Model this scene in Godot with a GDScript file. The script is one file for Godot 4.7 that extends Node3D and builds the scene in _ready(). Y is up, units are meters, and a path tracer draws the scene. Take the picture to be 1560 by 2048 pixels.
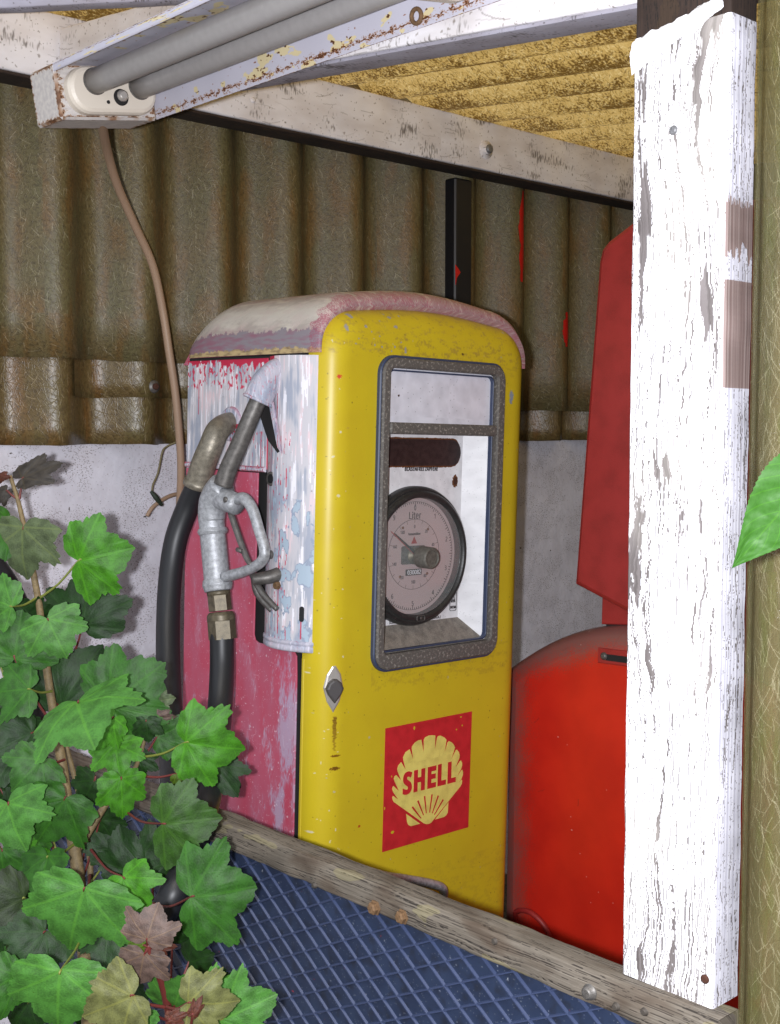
extends Node3D
# An old fuel dispenser in an open shelter of corrugated sheet, taken with a small flash beside the lens under an overcast sky.

var M := {}
var rng := RandomNumberGenerator.new()
var leaf_meshes := []
var petiole_count := 0

const LEAVES_TALL := [
	["q", 0.888, 1.373, -1.832, 0.045, 0.025, 0.039, -0.72, 0.38, 0.59, 0.55, 0.883, 1.34, -1.833],
	["q", 0.869, 1.354, -1.848, -0.02, -0.023, -0.007, -0.55, 0.23, 0.8, 0.6, 0.881, 1.34, -1.835],
	["r", 0.86, 1.379, -1.831, -0.016, -0.009, -0.013, -0.68, 0.07, 0.73, 0.5, 0.874, 1.374, -1.845],
	["g", 0.86, 1.307, -1.825, -0.058, -0.021, 0.014, -0.04, 0.62, 0.78, 1.1, 0.886, 1.295, -1.827],
	["o", 0.863, 1.299, -1.781, -0.008, -0.076, -0, -0.84, 0.09, 0.53, 1.15, 0.878, 1.295, -1.807],
	["b", 0.914, 1.249, -1.701, 0.058, 0.016, 0.052, -0.65, -0.1, 0.76, 1.25, 0.886, 1.186, -1.776],
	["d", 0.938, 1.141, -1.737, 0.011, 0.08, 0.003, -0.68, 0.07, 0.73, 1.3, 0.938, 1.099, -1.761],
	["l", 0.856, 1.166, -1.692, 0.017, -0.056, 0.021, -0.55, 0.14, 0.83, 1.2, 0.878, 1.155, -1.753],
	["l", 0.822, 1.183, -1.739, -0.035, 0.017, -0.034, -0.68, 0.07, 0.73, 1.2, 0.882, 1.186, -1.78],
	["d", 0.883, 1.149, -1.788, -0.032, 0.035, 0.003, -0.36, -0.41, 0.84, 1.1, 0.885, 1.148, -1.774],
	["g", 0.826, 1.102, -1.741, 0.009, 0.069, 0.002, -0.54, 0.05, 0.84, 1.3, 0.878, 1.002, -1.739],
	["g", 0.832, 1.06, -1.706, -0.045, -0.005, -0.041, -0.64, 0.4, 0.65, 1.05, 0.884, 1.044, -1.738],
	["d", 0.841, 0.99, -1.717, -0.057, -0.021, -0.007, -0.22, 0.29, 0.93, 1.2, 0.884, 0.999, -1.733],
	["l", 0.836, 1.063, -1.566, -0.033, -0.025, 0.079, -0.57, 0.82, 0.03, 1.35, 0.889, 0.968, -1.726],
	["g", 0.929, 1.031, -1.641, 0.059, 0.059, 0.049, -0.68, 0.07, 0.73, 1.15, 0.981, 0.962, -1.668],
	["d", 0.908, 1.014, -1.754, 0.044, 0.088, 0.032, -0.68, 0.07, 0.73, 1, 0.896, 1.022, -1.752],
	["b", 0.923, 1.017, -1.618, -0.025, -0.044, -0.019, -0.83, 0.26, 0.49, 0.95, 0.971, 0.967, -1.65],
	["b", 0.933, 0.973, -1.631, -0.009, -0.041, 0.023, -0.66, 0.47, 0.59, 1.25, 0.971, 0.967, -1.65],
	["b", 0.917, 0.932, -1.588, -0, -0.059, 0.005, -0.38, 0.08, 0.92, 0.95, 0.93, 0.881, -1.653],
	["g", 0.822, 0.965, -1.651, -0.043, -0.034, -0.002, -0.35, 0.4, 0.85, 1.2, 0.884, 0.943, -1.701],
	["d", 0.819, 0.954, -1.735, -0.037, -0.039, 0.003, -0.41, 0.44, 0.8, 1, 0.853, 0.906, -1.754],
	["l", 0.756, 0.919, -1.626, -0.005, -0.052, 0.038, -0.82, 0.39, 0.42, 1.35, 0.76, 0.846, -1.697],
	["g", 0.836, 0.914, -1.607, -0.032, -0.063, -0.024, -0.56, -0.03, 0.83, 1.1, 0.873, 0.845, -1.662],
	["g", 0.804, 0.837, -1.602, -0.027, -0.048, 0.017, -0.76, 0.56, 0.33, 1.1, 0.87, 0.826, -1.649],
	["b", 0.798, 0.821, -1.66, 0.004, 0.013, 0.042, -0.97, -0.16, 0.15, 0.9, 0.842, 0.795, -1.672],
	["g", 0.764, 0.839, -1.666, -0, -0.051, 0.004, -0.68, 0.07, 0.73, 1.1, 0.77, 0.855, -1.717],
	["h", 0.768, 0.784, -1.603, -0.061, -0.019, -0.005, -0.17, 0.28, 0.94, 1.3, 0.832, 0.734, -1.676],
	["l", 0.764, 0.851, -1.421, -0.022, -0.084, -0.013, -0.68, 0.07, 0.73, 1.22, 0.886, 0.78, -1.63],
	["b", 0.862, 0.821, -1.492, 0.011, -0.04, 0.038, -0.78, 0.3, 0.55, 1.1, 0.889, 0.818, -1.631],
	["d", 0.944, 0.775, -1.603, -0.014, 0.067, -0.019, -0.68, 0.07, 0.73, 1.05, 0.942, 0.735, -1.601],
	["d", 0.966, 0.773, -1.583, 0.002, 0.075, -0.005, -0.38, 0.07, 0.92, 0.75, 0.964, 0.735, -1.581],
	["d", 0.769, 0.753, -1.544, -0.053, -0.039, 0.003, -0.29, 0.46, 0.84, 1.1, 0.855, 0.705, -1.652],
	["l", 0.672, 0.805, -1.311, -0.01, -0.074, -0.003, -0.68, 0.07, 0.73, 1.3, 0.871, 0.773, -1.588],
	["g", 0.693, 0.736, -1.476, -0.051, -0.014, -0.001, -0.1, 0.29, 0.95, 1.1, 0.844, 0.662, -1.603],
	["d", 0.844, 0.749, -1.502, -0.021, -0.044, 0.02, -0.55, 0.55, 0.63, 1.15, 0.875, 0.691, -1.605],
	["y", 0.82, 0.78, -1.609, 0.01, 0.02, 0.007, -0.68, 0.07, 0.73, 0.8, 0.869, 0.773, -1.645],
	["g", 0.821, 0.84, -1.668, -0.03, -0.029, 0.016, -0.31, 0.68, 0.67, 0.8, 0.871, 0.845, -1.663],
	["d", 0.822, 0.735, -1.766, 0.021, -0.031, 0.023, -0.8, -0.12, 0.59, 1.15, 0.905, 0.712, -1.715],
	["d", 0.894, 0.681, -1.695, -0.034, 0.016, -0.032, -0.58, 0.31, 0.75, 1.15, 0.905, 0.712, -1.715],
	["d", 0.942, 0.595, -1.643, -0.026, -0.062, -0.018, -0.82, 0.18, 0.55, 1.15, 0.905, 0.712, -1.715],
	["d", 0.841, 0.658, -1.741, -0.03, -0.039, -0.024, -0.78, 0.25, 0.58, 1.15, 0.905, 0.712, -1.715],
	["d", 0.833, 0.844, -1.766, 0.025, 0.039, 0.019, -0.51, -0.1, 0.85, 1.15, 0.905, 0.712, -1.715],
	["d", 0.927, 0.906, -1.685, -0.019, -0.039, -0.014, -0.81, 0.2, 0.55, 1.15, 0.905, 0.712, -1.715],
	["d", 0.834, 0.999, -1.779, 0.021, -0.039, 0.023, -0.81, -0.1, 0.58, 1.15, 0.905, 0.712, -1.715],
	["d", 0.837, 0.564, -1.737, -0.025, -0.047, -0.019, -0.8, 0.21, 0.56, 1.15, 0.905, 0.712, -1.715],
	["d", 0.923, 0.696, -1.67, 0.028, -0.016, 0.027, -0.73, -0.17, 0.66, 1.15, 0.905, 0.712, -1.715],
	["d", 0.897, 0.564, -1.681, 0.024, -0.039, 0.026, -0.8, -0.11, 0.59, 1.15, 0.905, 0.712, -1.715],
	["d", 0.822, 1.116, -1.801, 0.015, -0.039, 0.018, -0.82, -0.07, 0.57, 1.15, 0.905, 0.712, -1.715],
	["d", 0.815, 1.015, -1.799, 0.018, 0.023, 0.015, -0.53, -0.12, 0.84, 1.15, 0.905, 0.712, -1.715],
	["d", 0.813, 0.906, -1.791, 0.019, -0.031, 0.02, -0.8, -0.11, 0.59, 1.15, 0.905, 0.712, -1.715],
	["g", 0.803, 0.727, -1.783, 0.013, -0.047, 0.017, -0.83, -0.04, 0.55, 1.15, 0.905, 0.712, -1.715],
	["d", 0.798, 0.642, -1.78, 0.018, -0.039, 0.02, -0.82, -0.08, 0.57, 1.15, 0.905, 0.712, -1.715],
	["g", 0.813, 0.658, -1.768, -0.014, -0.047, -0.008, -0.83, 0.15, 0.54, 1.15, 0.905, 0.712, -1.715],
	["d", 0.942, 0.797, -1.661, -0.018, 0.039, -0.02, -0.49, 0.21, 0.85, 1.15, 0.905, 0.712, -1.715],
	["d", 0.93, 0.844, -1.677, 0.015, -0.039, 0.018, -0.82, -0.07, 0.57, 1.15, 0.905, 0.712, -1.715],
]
const LEAVES_SIDE := [
	["g", 0.899, 0.816, -1.376, 0.061, 0.009, 0.056, -0.68, 0.07, 0.73, 1.25, 0.928, 0.755, -1.535],
	["s", 0.907, 0.896, -1.458, 0.056, 0.005, 0.051, -0.68, 0.07, 0.73, 1.2, 0.934, 0.878, -1.622],
	["b", 1.001, 0.98, -1.542, 0.058, -0.014, 0.055, -0.68, 0.07, 0.73, 1.1, 0.973, 0.947, -1.62],
	["g", 1.001, 0.973, -1.623, 0.037, 0.022, 0.032, -0.68, 0.07, 0.73, 1.1, 0.973, 0.947, -1.62],
	["y", 1, 0.927, -1.566, 0.025, -0.011, 0.024, -0.68, 0.07, 0.73, 0.9, 0.97, 0.918, -1.62],
	["d", 1.112, 0.908, -1.624, 0.006, -0.041, 0.039, -0.78, 0.38, 0.5, 1, 1.075, 0.892, -1.616],
	["o", 0.992, 1.033, -1.61, 0.021, 0.004, 0.019, -0.68, 0.07, 0.73, 0.9, 0.986, 1.007, -1.613],
	["d", 0.969, 1.008, -1.601, -0, -0.033, 0.003, -0.68, 0.07, 0.73, 1, 0.986, 1.007, -1.613],
	["p", 0.986, 1.011, -1.6, 0.021, -0.002, 0.019, -0.68, -0.11, 0.73, 0.6, 0.986, 1.007, -1.613],
	["p", 0.973, 1.011, -1.611, -0.016, -0.007, -0.014, -0.68, 0.07, 0.73, 0.6, 0.986, 1.007, -1.613],
	["d", 0.967, 0.948, -1.625, 0.022, -0.021, 0.022, -0.68, 0.07, 0.73, 0.7, 0.963, 0.943, -1.628],
]
const LEAVES_YOUNG := [
	["p", 0.767, 0.807, -1.279, -0.008, -0.039, -0.004, -0.68, 0.07, 0.73, 1.25, 0.771, 0.815, -1.276],
	["p", 0.765, 0.829, -1.269, 0.01, 0.039, 0.006, -0.68, 0.07, 0.73, 1.25, 0.771, 0.819, -1.276],
	["r", 0.773, 0.818, -1.275, 0.022, -0.004, 0.021, -0.68, 0.07, 0.73, 0.6, 0.771, 0.817, -1.276],
	["y", 0.767, 0.818, -1.28, -0.019, -0.011, -0.017, -0.68, 0.07, 0.73, 0.5, 0.771, 0.817, -1.276],
	["t", 0.734, 0.775, -1.251, -0.044, -0.027, -0.038, -0.68, 0.07, 0.73, 1.05, 0.782, 0.742, -1.259],
	["t", 0.772, 0.775, -1.19, 0.04, -0.004, 0.037, -0.68, 0.07, 0.73, 1.05, 0.784, 0.742, -1.257],
	["l", 0.818, 0.72, -1.292, -0.009, 0.045, 0.034, -0.73, -0.49, 0.48, 1.15, 0.817, 0.709, -1.305],
	["b", 0.833, 0.734, -1.252, 0.035, 0.026, 0.03, -0.68, 0.07, 0.73, 0.8, 0.821, 0.704, -1.302],
	["l", 0.832, 0.726, -1.212, 0.05, 0.027, 0.043, -0.68, 0.07, 0.73, 0.95, 0.82, 0.694, -1.301],
	["d", 0.925, 0.701, -1.424, 0.005, 0.016, 0.039, -0.95, -0.2, 0.22, 1.2, 0.898, 0.664, -1.417],
	["d", 0.888, 0.746, -1.407, -0.018, 0.029, 0.005, -0.47, -0.43, 0.77, 1.2, 0.893, 0.664, -1.422],
	["r", 0.744, 0.765, -1.187, 0.015, 0.006, 0.013, -0.68, 0.07, 0.73, 0.7, 0.759, 0.738, -1.212],
	["r", 0.764, 0.771, -1.169, 0.008, 0.019, 0.006, -0.68, 0.07, 0.73, 0.5, 0.777, 0.738, -1.195],
	["l", 0.779, 0.729, -1.288, -0.015, -0.019, -0.012, -0.68, 0.07, 0.73, 1.1, 0.817, 0.697, -1.304],
	["d", 0.922, 0.686, -1.343, -0.041, 0.02, 0.014, 0.07, -0.49, 0.87, 1.1, 0.876, 0.656, -1.383],
]
const STEM_TALL := [[0.874, 1.377, -1.846], [0.881, 1.34, -1.835], [0.882, 1.295, -1.816], [0.883, 1.245, -1.798], [0.885, 1.175, -1.776], [0.883, 1.114, -1.759], [0.884, 1.053, -1.746], [0.886, 0.992, -1.731], [0.886, 0.932, -1.712], [0.88, 0.876, -1.685], [0.875, 0.822, -1.658], [0.873, 0.773, -1.641], [0.87, 0.672, -1.621], [0.875, 0.532, -1.618], [0.875, 0.203, -1.614]]
const STEM_SIDE := [[0.986, 1.007, -1.613], [0.978, 0.981, -1.618], [0.97, 0.949, -1.622], [0.959, 0.92, -1.63], [0.925, 0.88, -1.644], [0.899, 0.842, -1.651], [0.879, 0.809, -1.659]]
const STEM_YOUNG := [[0.771, 0.819, -1.276], [0.779, 0.792, -1.28], [0.796, 0.762, -1.289], [0.811, 0.724, -1.299], [0.823, 0.68, -1.311], [0.846, 0.496, -1.341], [0.878, 0.171, -1.391]]
const STEM_BACK := [[0.938, 1.089, -1.774], [0.912, 1.019, -1.778], [0.919, 0.956, -1.765], [0.928, 0.863, -1.735], [0.93, 0.787, -1.713], [0.924, 0.712, -1.698], [0.911, 0.319, -1.674]]
const CABLE := [[1.03, 1.942, -1.804], [1.157, 1.961, -2.02], [1.224, 1.918, -2.1], [1.291, 1.856, -2.15], [1.349, 1.786, -2.18], [1.384, 1.699, -2.2], [1.398, 1.617, -2.2], [1.415, 1.534, -2.205], [1.43, 1.45, -2.215], [1.444, 1.364, -2.23], [1.457, 1.254, -2.26], [1.464, 1.132, -2.28]]
const WIRE_THIN := [[1.451, 1.423, -2.26], [1.436, 1.415, -2.27], [1.423, 1.402, -2.27], [1.418, 1.358, -2.28], [1.405, 1.332, -2.28], [1.402, 1.316, -2.28]]
const TIE := [[1.393, 1.319, -2.27], [1.403, 1.305, -2.265], [1.42, 1.288, -2.27]]
const WIRE_STUB := [[1.383, 1.266, -2.27], [1.397, 1.284, -2.27], [1.425, 1.299, -2.275], [1.454, 1.308, -2.28], [1.495, 1.311, -2.29]]
const HOSE_LEFT := [[0.916, 1.254, -2.1], [0.953, 1.207, -2.1], [0.989, 1.149, -2.1], [1.003, 1.085, -2.08], [1.004, 1.005, -2.06], [0.996, 0.909, -2.04], [0.967, 0.813, -2], [0.935, 0.68, -1.95], [0.917, 0.525, -1.9]]
const HOSE_FEED := [[1.315, 1.347, -1.97], [1.307, 1.3, -1.997], [1.29, 1.237, -2.013], [1.27, 1.162, -2.004], [1.24, 1.073, -1.966], [1.19, 0.978, -1.886], [1.12, 0.903, -1.768], [1.045, 0.86, -1.643], [1.035, 0.785, -1.626], [1.03, 0.703, -1.63], [1.03, 0.628, -1.661], [1.03, 0.577, -1.716], [1.03, 0.583, -1.75]]
const HOSE_NOZZLE := [[1.292, 1.07, -1.864], [1.281, 1.008, -1.849], [1.25, 0.944, -1.812], [1.19, 0.896, -1.738], [1.12, 0.866, -1.654], [1.05, 0.842, -1.575], [1.035, 0.777, -1.593], [0.98, 0.747, -1.55], [0.98, 0.685, -1.601], [1, 0.623, -1.68], [1, 0.622, -1.708]]
const SHELL_FAN := [[0.3006, -0.4634], [0.2926, -0.4600], [0.2856, -0.4550], [0.2107, -0.4018], [0.2074, -0.3967], [0.2066, -0.3924], [0.2084, -0.3894], [0.2225, -0.3996], [0.2091, -0.3831], [0.2059, -0.3769], [0.2065, -0.3725], [0.2090, -0.3705], [0.2234, -0.3829], [0.2111, -0.3611], [0.2093, -0.3572], [0.2108, -0.3519], [0.2154, -0.3503], [0.2291, -0.3638], [0.2190, -0.3442], [0.2175, -0.3391], [0.2204, -0.3319], [0.2274, -0.3272], [0.2402, -0.3448], [0.2330, -0.3241], [0.2320, -0.3184], [0.2382, -0.3095], [0.2489, -0.3056], [0.2599, -0.3289], [0.2546, -0.3051], [0.2554, -0.3010], [0.2629, -0.2944], [0.2724, -0.2916], [0.2798, -0.2916], [0.2873, -0.3191], [0.2867, -0.2931], [0.2898, -0.2886], [0.2996, -0.2865], [0.3105, -0.2874], [0.3179, -0.2893], [0.3183, -0.3192], [0.3233, -0.2944], [0.3260, -0.2912], [0.3336, -0.2919], [0.3439, -0.2972], [0.3498, -0.3027], [0.3450, -0.3301], [0.3534, -0.3084], [0.3564, -0.3064], [0.3647, -0.3101], [0.3711, -0.3162], [0.3748, -0.3219], [0.3646, -0.3458], [0.3770, -0.3288], [0.3802, -0.3271], [0.3862, -0.3332], [0.3888, -0.3395], [0.3884, -0.3453], [0.3769, -0.3650], [0.3902, -0.3526], [0.3932, -0.3512], [0.3968, -0.3577], [0.3968, -0.3628], [0.3940, -0.3690], [0.3822, -0.3841], [0.3962, -0.3715], [0.3983, -0.3716], [0.4001, -0.3766], [0.3998, -0.3825], [0.3959, -0.3899], [0.3829, -0.3997], [0.3966, -0.3911], [0.3986, -0.3941], [0.3978, -0.3998], [0.3935, -0.4049], [0.3145, -0.4622], [0.3086, -0.4640]]
const SHELL_FOOT_A := [[0.2446, -0.4317], [0.2828, -0.4588], [0.2575, -0.4587], [0.2506, -0.4545], [0.2475, -0.4482]]
const SHELL_FOOT_B := [[0.3606, -0.4312], [0.3594, -0.4514], [0.3555, -0.4565], [0.3495, -0.4586], [0.3243, -0.4588]]
const LEAF_EDGE := [[0.943, 1.435, -0.488], [0.914, 1.33, -0.564]]

# ------------------------------------------------------------------ the place
const FACE_LEFT := Basis(Vector3(0, 0, 1), Vector3(0, 1, 0), Vector3(-1, 0, 0)) # local x -> z, local z -> -x

func _ready() -> void:
	var cam := Camera3D.new()
	cam.name = "camera"
	cam.fov = 45.53
	cam.near = 0.05
	cam.far = 400.0
	add_child(cam)
	cam.look_at_from_position(Vector3(0, 1.45, 0), Vector3(0, 1.45, 0) + Vector3(0.6759, -0.0671, -0.7339))
	cam.current = true

	var env := Environment.new()
	env.background_mode = Environment.BG_SKY
	var sky := Sky.new()
	var air := ProceduralSkyMaterial.new()
	air.sky_top_color = Color(0.80, 0.84, 0.90)
	air.sky_horizon_color = Color(0.90, 0.91, 0.92)
	air.sky_curve = 0.25
	air.ground_bottom_color = Color(0.30, 0.30, 0.26)
	air.ground_horizon_color = Color(0.55, 0.56, 0.53)
	air.sun_angle_max = 1.0
	air.sky_energy_multiplier = 1.0
	sky.sky_material = air
	env.sky = sky
	env.background_energy_multiplier = 1.0
	env.tonemap_mode = Environment.TONE_MAPPER_LINEAR
	env.tonemap_exposure = 1.55
	env.sdfgi_enabled = true
	env.ssao_enabled = true
	env.ssil_enabled = true
	var we := WorldEnvironment.new()
	we.name = "environment"
	we.environment = env
	add_child(we)

	var sun := DirectionalLight3D.new()
	sun.name = "sun"
	sun.light_energy = 0.4
	sun.light_angular_distance = 30.0
	sun.light_color = Color(1.0, 0.98, 0.95)
	sun.shadow_enabled = true
	add_child(sun)
	sun.look_at_from_position(Vector3(-1, 4, 1.5), Vector3.ZERO)

	# the camera's flash: the photograph's hard shadows lie to the right of the leaves and the cable, level with them,
	# and near things are far brighter than the wall, so the lamp sat just left of the lens
	var flash := SpotLight3D.new()
	flash.name = "camera_flash"
	flash.light_energy = 3.2
	flash.light_size = 0.015
	flash.light_color = Color(0.97, 0.975, 1.0)
	flash.spot_range = 12.0
	flash.spot_angle = 44.0
	flash.spot_angle_attenuation = 0.5
	flash.shadow_enabled = true
	add_child(flash)
	flash.look_at_from_position(Vector3(-0.048, 1.452, -0.044), Vector3(-0.048, 1.452, -0.044) + Vector3(0.6759, -0.0671, -0.7339))

	make_materials()
	build_shelter()
	build_lamp()
	build_cabinet()
	build_pump()
	build_wires()
	build_mat()
	build_plants()

func corrugated(x0: float, x1: float, y0: float, y1: float, crest: float, pitch: float, amp: float, zoff: float, thick := 0.003, ragged := 0.0, seed_ := 0) -> ArrayMesh:
	# an upright sheet across x, waves along z, with a front and a back
	var nz := noise(90 + seed_, 3.0, 3)
	var n := int((x1 - x0) / pitch * 24)
	var loop := func(u: float, v: float) -> Vector3:
		# v runs down the front, round the lower edge and up the back
		var x: float = lerpf(x0, x1, u)
		var z: float = amp * cos(TAU * (x - crest) / pitch) + 0.003 * nz.get_noise_2d(x, 7)
		var low: float = y0 + ragged * nz.get_noise_2d(x * 2, 1)
		if v < 0.5:
			return Vector3(x, lerpf(low, y1, 1.0 - v / 0.47) if v < 0.47 else low, zoff + z)
		return Vector3(x, lerpf(low, y1, maxf(v - 0.53, 0.0) / 0.47), zoff + z - thick)
	return grid(n, 17, loop, x1 - x0, (y1 - y0) / 0.47, true)

func build_shelter() -> void:
	structure("ground", box(60, 0.2, 60, 0.01), M.soil, move(0, -0.1, 0))
	structure("floor", box(2.2, 0.144, 1.72, 0.01), M.concrete, move(2.22, 0.073, -1.50))
	var wall := box(3.6, 1.62, 0.16, 0.005)
	single("white_wall", wall, M.wall, "low white limewashed wall behind the fuel dispenser", "wall", "", move(2.0, 0.81, -2.44))
	# the wall sheets: three laps on the hose side, one on the far side
	var g := "corrugated wall sheets"
	single("corrugated_sheet", corrugated(0.5, 3.3, 1.419, 1.72, 1.2, 0.197, 0.033, -2.322, 0.003, 0.004, 1), M.fibre_wet, "lowest strip of brown corrugated sheet, glossy, just above the white wall", "sheet", g)
	single("corrugated_sheet", corrugated(1.235, 1.9, 1.519, 1.8, 1.2, 0.197, 0.033, -2.315, 0.003, 0.003, 2), M.fibre_wet, "short brown corrugated strip with one screw in it beside the cable", "sheet", g)
	single("corrugated_sheet", corrugated(0.5, 2.15, 1.597, 2.4, 1.2, 0.197, 0.033, -2.308, 0.003, 0.004, 3), M.fibre, "tall brown corrugated sheet behind the cable and the dispenser's rounded top", "sheet", g)
	var far := single("corrugated_sheet", corrugated(2.1, 3.3, 1.506, 2.4, 1.2, 0.197, 0.033, -2.301, 0.003, 0.003, 4), M.fibre, "tall brown corrugated sheet with red paint runs, between the dispenser and the post", "sheet", g)
	for d in [[2.588, 1.86, 2.11, 0.014, 61], [2.785, 1.69, 1.79, 0.017, 62]]:
		var dn := noise(d[4], 14.0, 3)
		var run := func(u: float, v: float) -> Vector3:
			var w: float = d[3] * pow(sin(PI * clampf(v * 0.86 + 0.05, 0, 1)), 0.7) * (1.0 + 0.7 * dn.get_noise_2d(v * 0.3, 1))
			var x: float = d[0] + (u - 0.5) * 2.0 * w + 0.006 * dn.get_noise_2d(v * 0.15, 4)
			return Vector3(x, lerpf(d[2], d[1], v), -2.301 + 0.033 * cos(TAU * (x - 1.2) / 0.197) + 0.003 * noise(94, 3.0, 3).get_noise_2d(x, 7) + 0.0012)
		part(far, "paint_run", grid(5, 20, run, 1, 1, true), M.red_paint)
	var screw := thing("roofing_screw", "rusty screw with a round washer in the corrugated strip by the cable", "screw", "", move(1.413, 1.543, -2.285))
	part(screw, "washer", lathe([Vector2(0.014, 0), Vector2(0.013, 0.004), Vector2(0.006, 0.006)], 24), M.steel)
	part(screw, "head", lathe([Vector2(0.007, 0.004), Vector2(0.007, 0.011), Vector2(0.005, 0.013)], 12), M.rust_dark)
	# unseen end wall added beyond the frame on the right, so that daylight enters only from the open side
	var added_endwall := corrugated(-2.6, -0.6, 0.1, 2.4, 0.0, 0.197, 0.028, 0.0, 0.003, 0.0, 5)
	single("corrugated_sheet", added_endwall, M.fibre, "unseen brown corrugated sheet added at the far end to keep out daylight", "sheet", g, Transform3D(Basis(Vector3(0, 0, 1), Vector3(0, 1, 0), Vector3(-1, 0, 0)), Vector3(3.25, 0, 0)))
	# near end: the sheet at the right edge of the picture
	single("corrugated_sheet", corrugated(1.086, 2.6, 0.1, 2.13, 1.075, 0.197, 0.02, -0.668, 0.002, 0.0, 6), M.fibre_end, "pale translucent corrugated sheet fixed to the right of the white post", "sheet", g)
	# roof: waves run away from the camera, rising to the back
	var slope := deg_to_rad(5.8)
	var roof := func(u: float, v: float) -> Vector3:
		var x: float = lerpf(0.88, 3.32, u)
		var z: float = lerpf(0.15, -2.62, v)
		return Vector3(x, 2.268 + (-2.2 - z) * tan(slope) + 0.022 * cos(TAU * (x - 1.96) / 0.1655), z)
	single("roof_sheet", grid(260, 30, roof, 2.44, 2.78), M.roof, "translucent yellow corrugated roof sheet stained with moss, above the white beams", "roof")
	# beams
	var back := thing("back_beam", "long white painted beam with dark smears under the roof along the back wall", "beam", "white roof beams", move(0.6, 2.123, -2.272))
	part(back, "timber", timber(2.65, 0.125, 0.072, 0.0015, 0.004, 11, 120), M.beam)
	part(back, "underside_strip", timber(2.65, 0.006, 0.068, 0.0006, 0.001, 12, 60), M.dark_wood, move(0, -0.0075, 0.002))  # thin strip under the beam, darker than its face
	var b := part(back, "bolt", lathe([Vector2(0.024, 0), Vector2(0.023, 0.003), Vector2(0.0125, 0.004), Vector2(0.0125, 0.01), Vector2(0.009, 0.0125)], 20), M.beam, move(1.764, 0.052, 0.072))
	part(b, "bolt_head", lathe([Vector2(0.0115, 0), Vector2(0.0115, 0.012), Vector2(0.008, 0.0145)], 16), M.bolt, move(0, 0, 0.003))
	part(back, "nail_head", lathe([Vector2(0.006, 0), Vector2(0.006, 0.002), Vector2(0.003, 0.003)], 12), M.beam, move(1.02, 0.045, 0.072))
	# rafter along z, rising to the back; local x runs from front to back
	var ra := Vector3(1.154, 1.914, -0.70)
	var dir := Vector3(0, tan(slope), -1).normalized()
	var rafter := thing("rafter", "white painted rafter with a grey underside running back from the post", "beam", "white roof beams", frame(ra, dir, Vector3.UP))
	part(rafter, "timber", timber(1.505, 0.15, 0.06, 0.001, 0.003, 13, 80), M.beam)
	part(rafter, "underside_strip", timber(1.5, 0.005, 0.056, 0.0005, 0.001, 14, 40), M.grey_board, move(0, -0.006, 0.002))  # thin strip that makes the rafter greyer underneath
	var corner := frame(Vector3(0.72, 2.116, -2.12), Vector3(0.736, 0.047, 0.677), Vector3.UP)
	single("brace_board", timber(0.585, 0.05, 0.03, 0.001, 0.003, 15, 40), M.grey_board, "grey weathered board crossing the top left corner above the lamp", "board", "", corner)
	# post on the rail: local x runs up
	var post := thing("wooden_post", "thick wooden post with flaking white paint standing on the rail", "post", "", Transform3D(Basis(Vector3(0, 1, 0), Vector3(0, 0, 1), Vector3(1, 0, 0)), Vector3(1.10, 0.838, -0.808)))
	part(post, "timber", timber(1.03, 0.118, 0.05, 0.0012, 0.003, 16, 160), M.post)
	# torn paint at its head with the bare timber above
	part(post, "bare_head", timber(0.2, 0.116, 0.05, 0.0008, 0.003, 17, 10), M.dark_wood, move(1.0305, 0.001, 0.001))
	var fn := noise(18, 30.0, 3)
	var flap := func(u: float, v: float) -> Vector3:
		var edge: float = 1.026 + u * 0.022
		var x: float = edge - 0.028 * v * (1.15 - 0.7 * u) + 0.006 * fn.get_noise_2d(u * 0.14, v * 0.05)
		return Vector3(x, u * 0.112 - 0.001, -0.002 - 0.005 * sin(PI * v) * (0.6 + 0.8 * absf(fn.get_noise_2d(u * 0.2, v * 0.15))))
	part(post, "paint_flap", grid(40, 12, flap, 0.1, 0.03), M.enamel)
	part(post, "nail_head", lathe([Vector2(0.005, 0), Vector2(0.005, 0.0015), Vector2(0.003, 0.003)], 14), M.bolt, Transform3D(Basis(Vector3(1, 0, 0), Vector3(0, -1, 0), Vector3(0, 0, -1)), Vector3(0.925, 0.052, 0.0005)))
	part(post, "nail_head", lathe([Vector2(0.005, 0), Vector2(0.005, 0.002), Vector2(0.003, 0.003)], 14), M.rust_dark, Transform3D(Basis(Vector3(1, 0, 0), Vector3(0, -1, 0), Vector3(0, 0, -1)), Vector3(0.03, 0.108, 0.0005)))
	# rail: local x runs from the post to the back wall
	var rail := thing("wooden_rail", "grey weathered wooden rail along the open side, bolted above the blue mat", "rail", "", frame(Vector3(1.08, 0.797, -0.672), Vector3(0, -0.003, -1), Vector3.UP))
	part(rail, "timber", timber(1.62, 0.041, 0.042, 0.003, 0.005, 19, 160), M.wood)
	for p in [[0.475, 0.012, 0], [0.53, 0.008, 0], [0.165, 0.016, 3], [0.66, 0.003, 2], [0.31, 0.03, 2], [0.09, 0.02, 2], [0.128, 0.012, 2]]:
		var m: Material = [M.rust_bolt, M.bolt, M.nail, M.steel][p[2]]
		var r: float = [0.0085, 0.0075, 0.004, 0.0075][p[2]]
		part(rail, "bolt" if p[2] != 2 else "nail_head", lathe([Vector2(r * 1.25, 0), Vector2(r * 1.25, r * 0.25), Vector2(r, r * 0.3), Vector2(r, r * 0.95), Vector2(r * 0.7, r * 1.2)], 6 if p[2] == 0 else 14), m, Transform3D(Basis(Vector3(1, 0, 0), Vector3(0, -1, 0), Vector3(0, 0, -1)), Vector3(p[0], p[1], 0.0008)))
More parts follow.
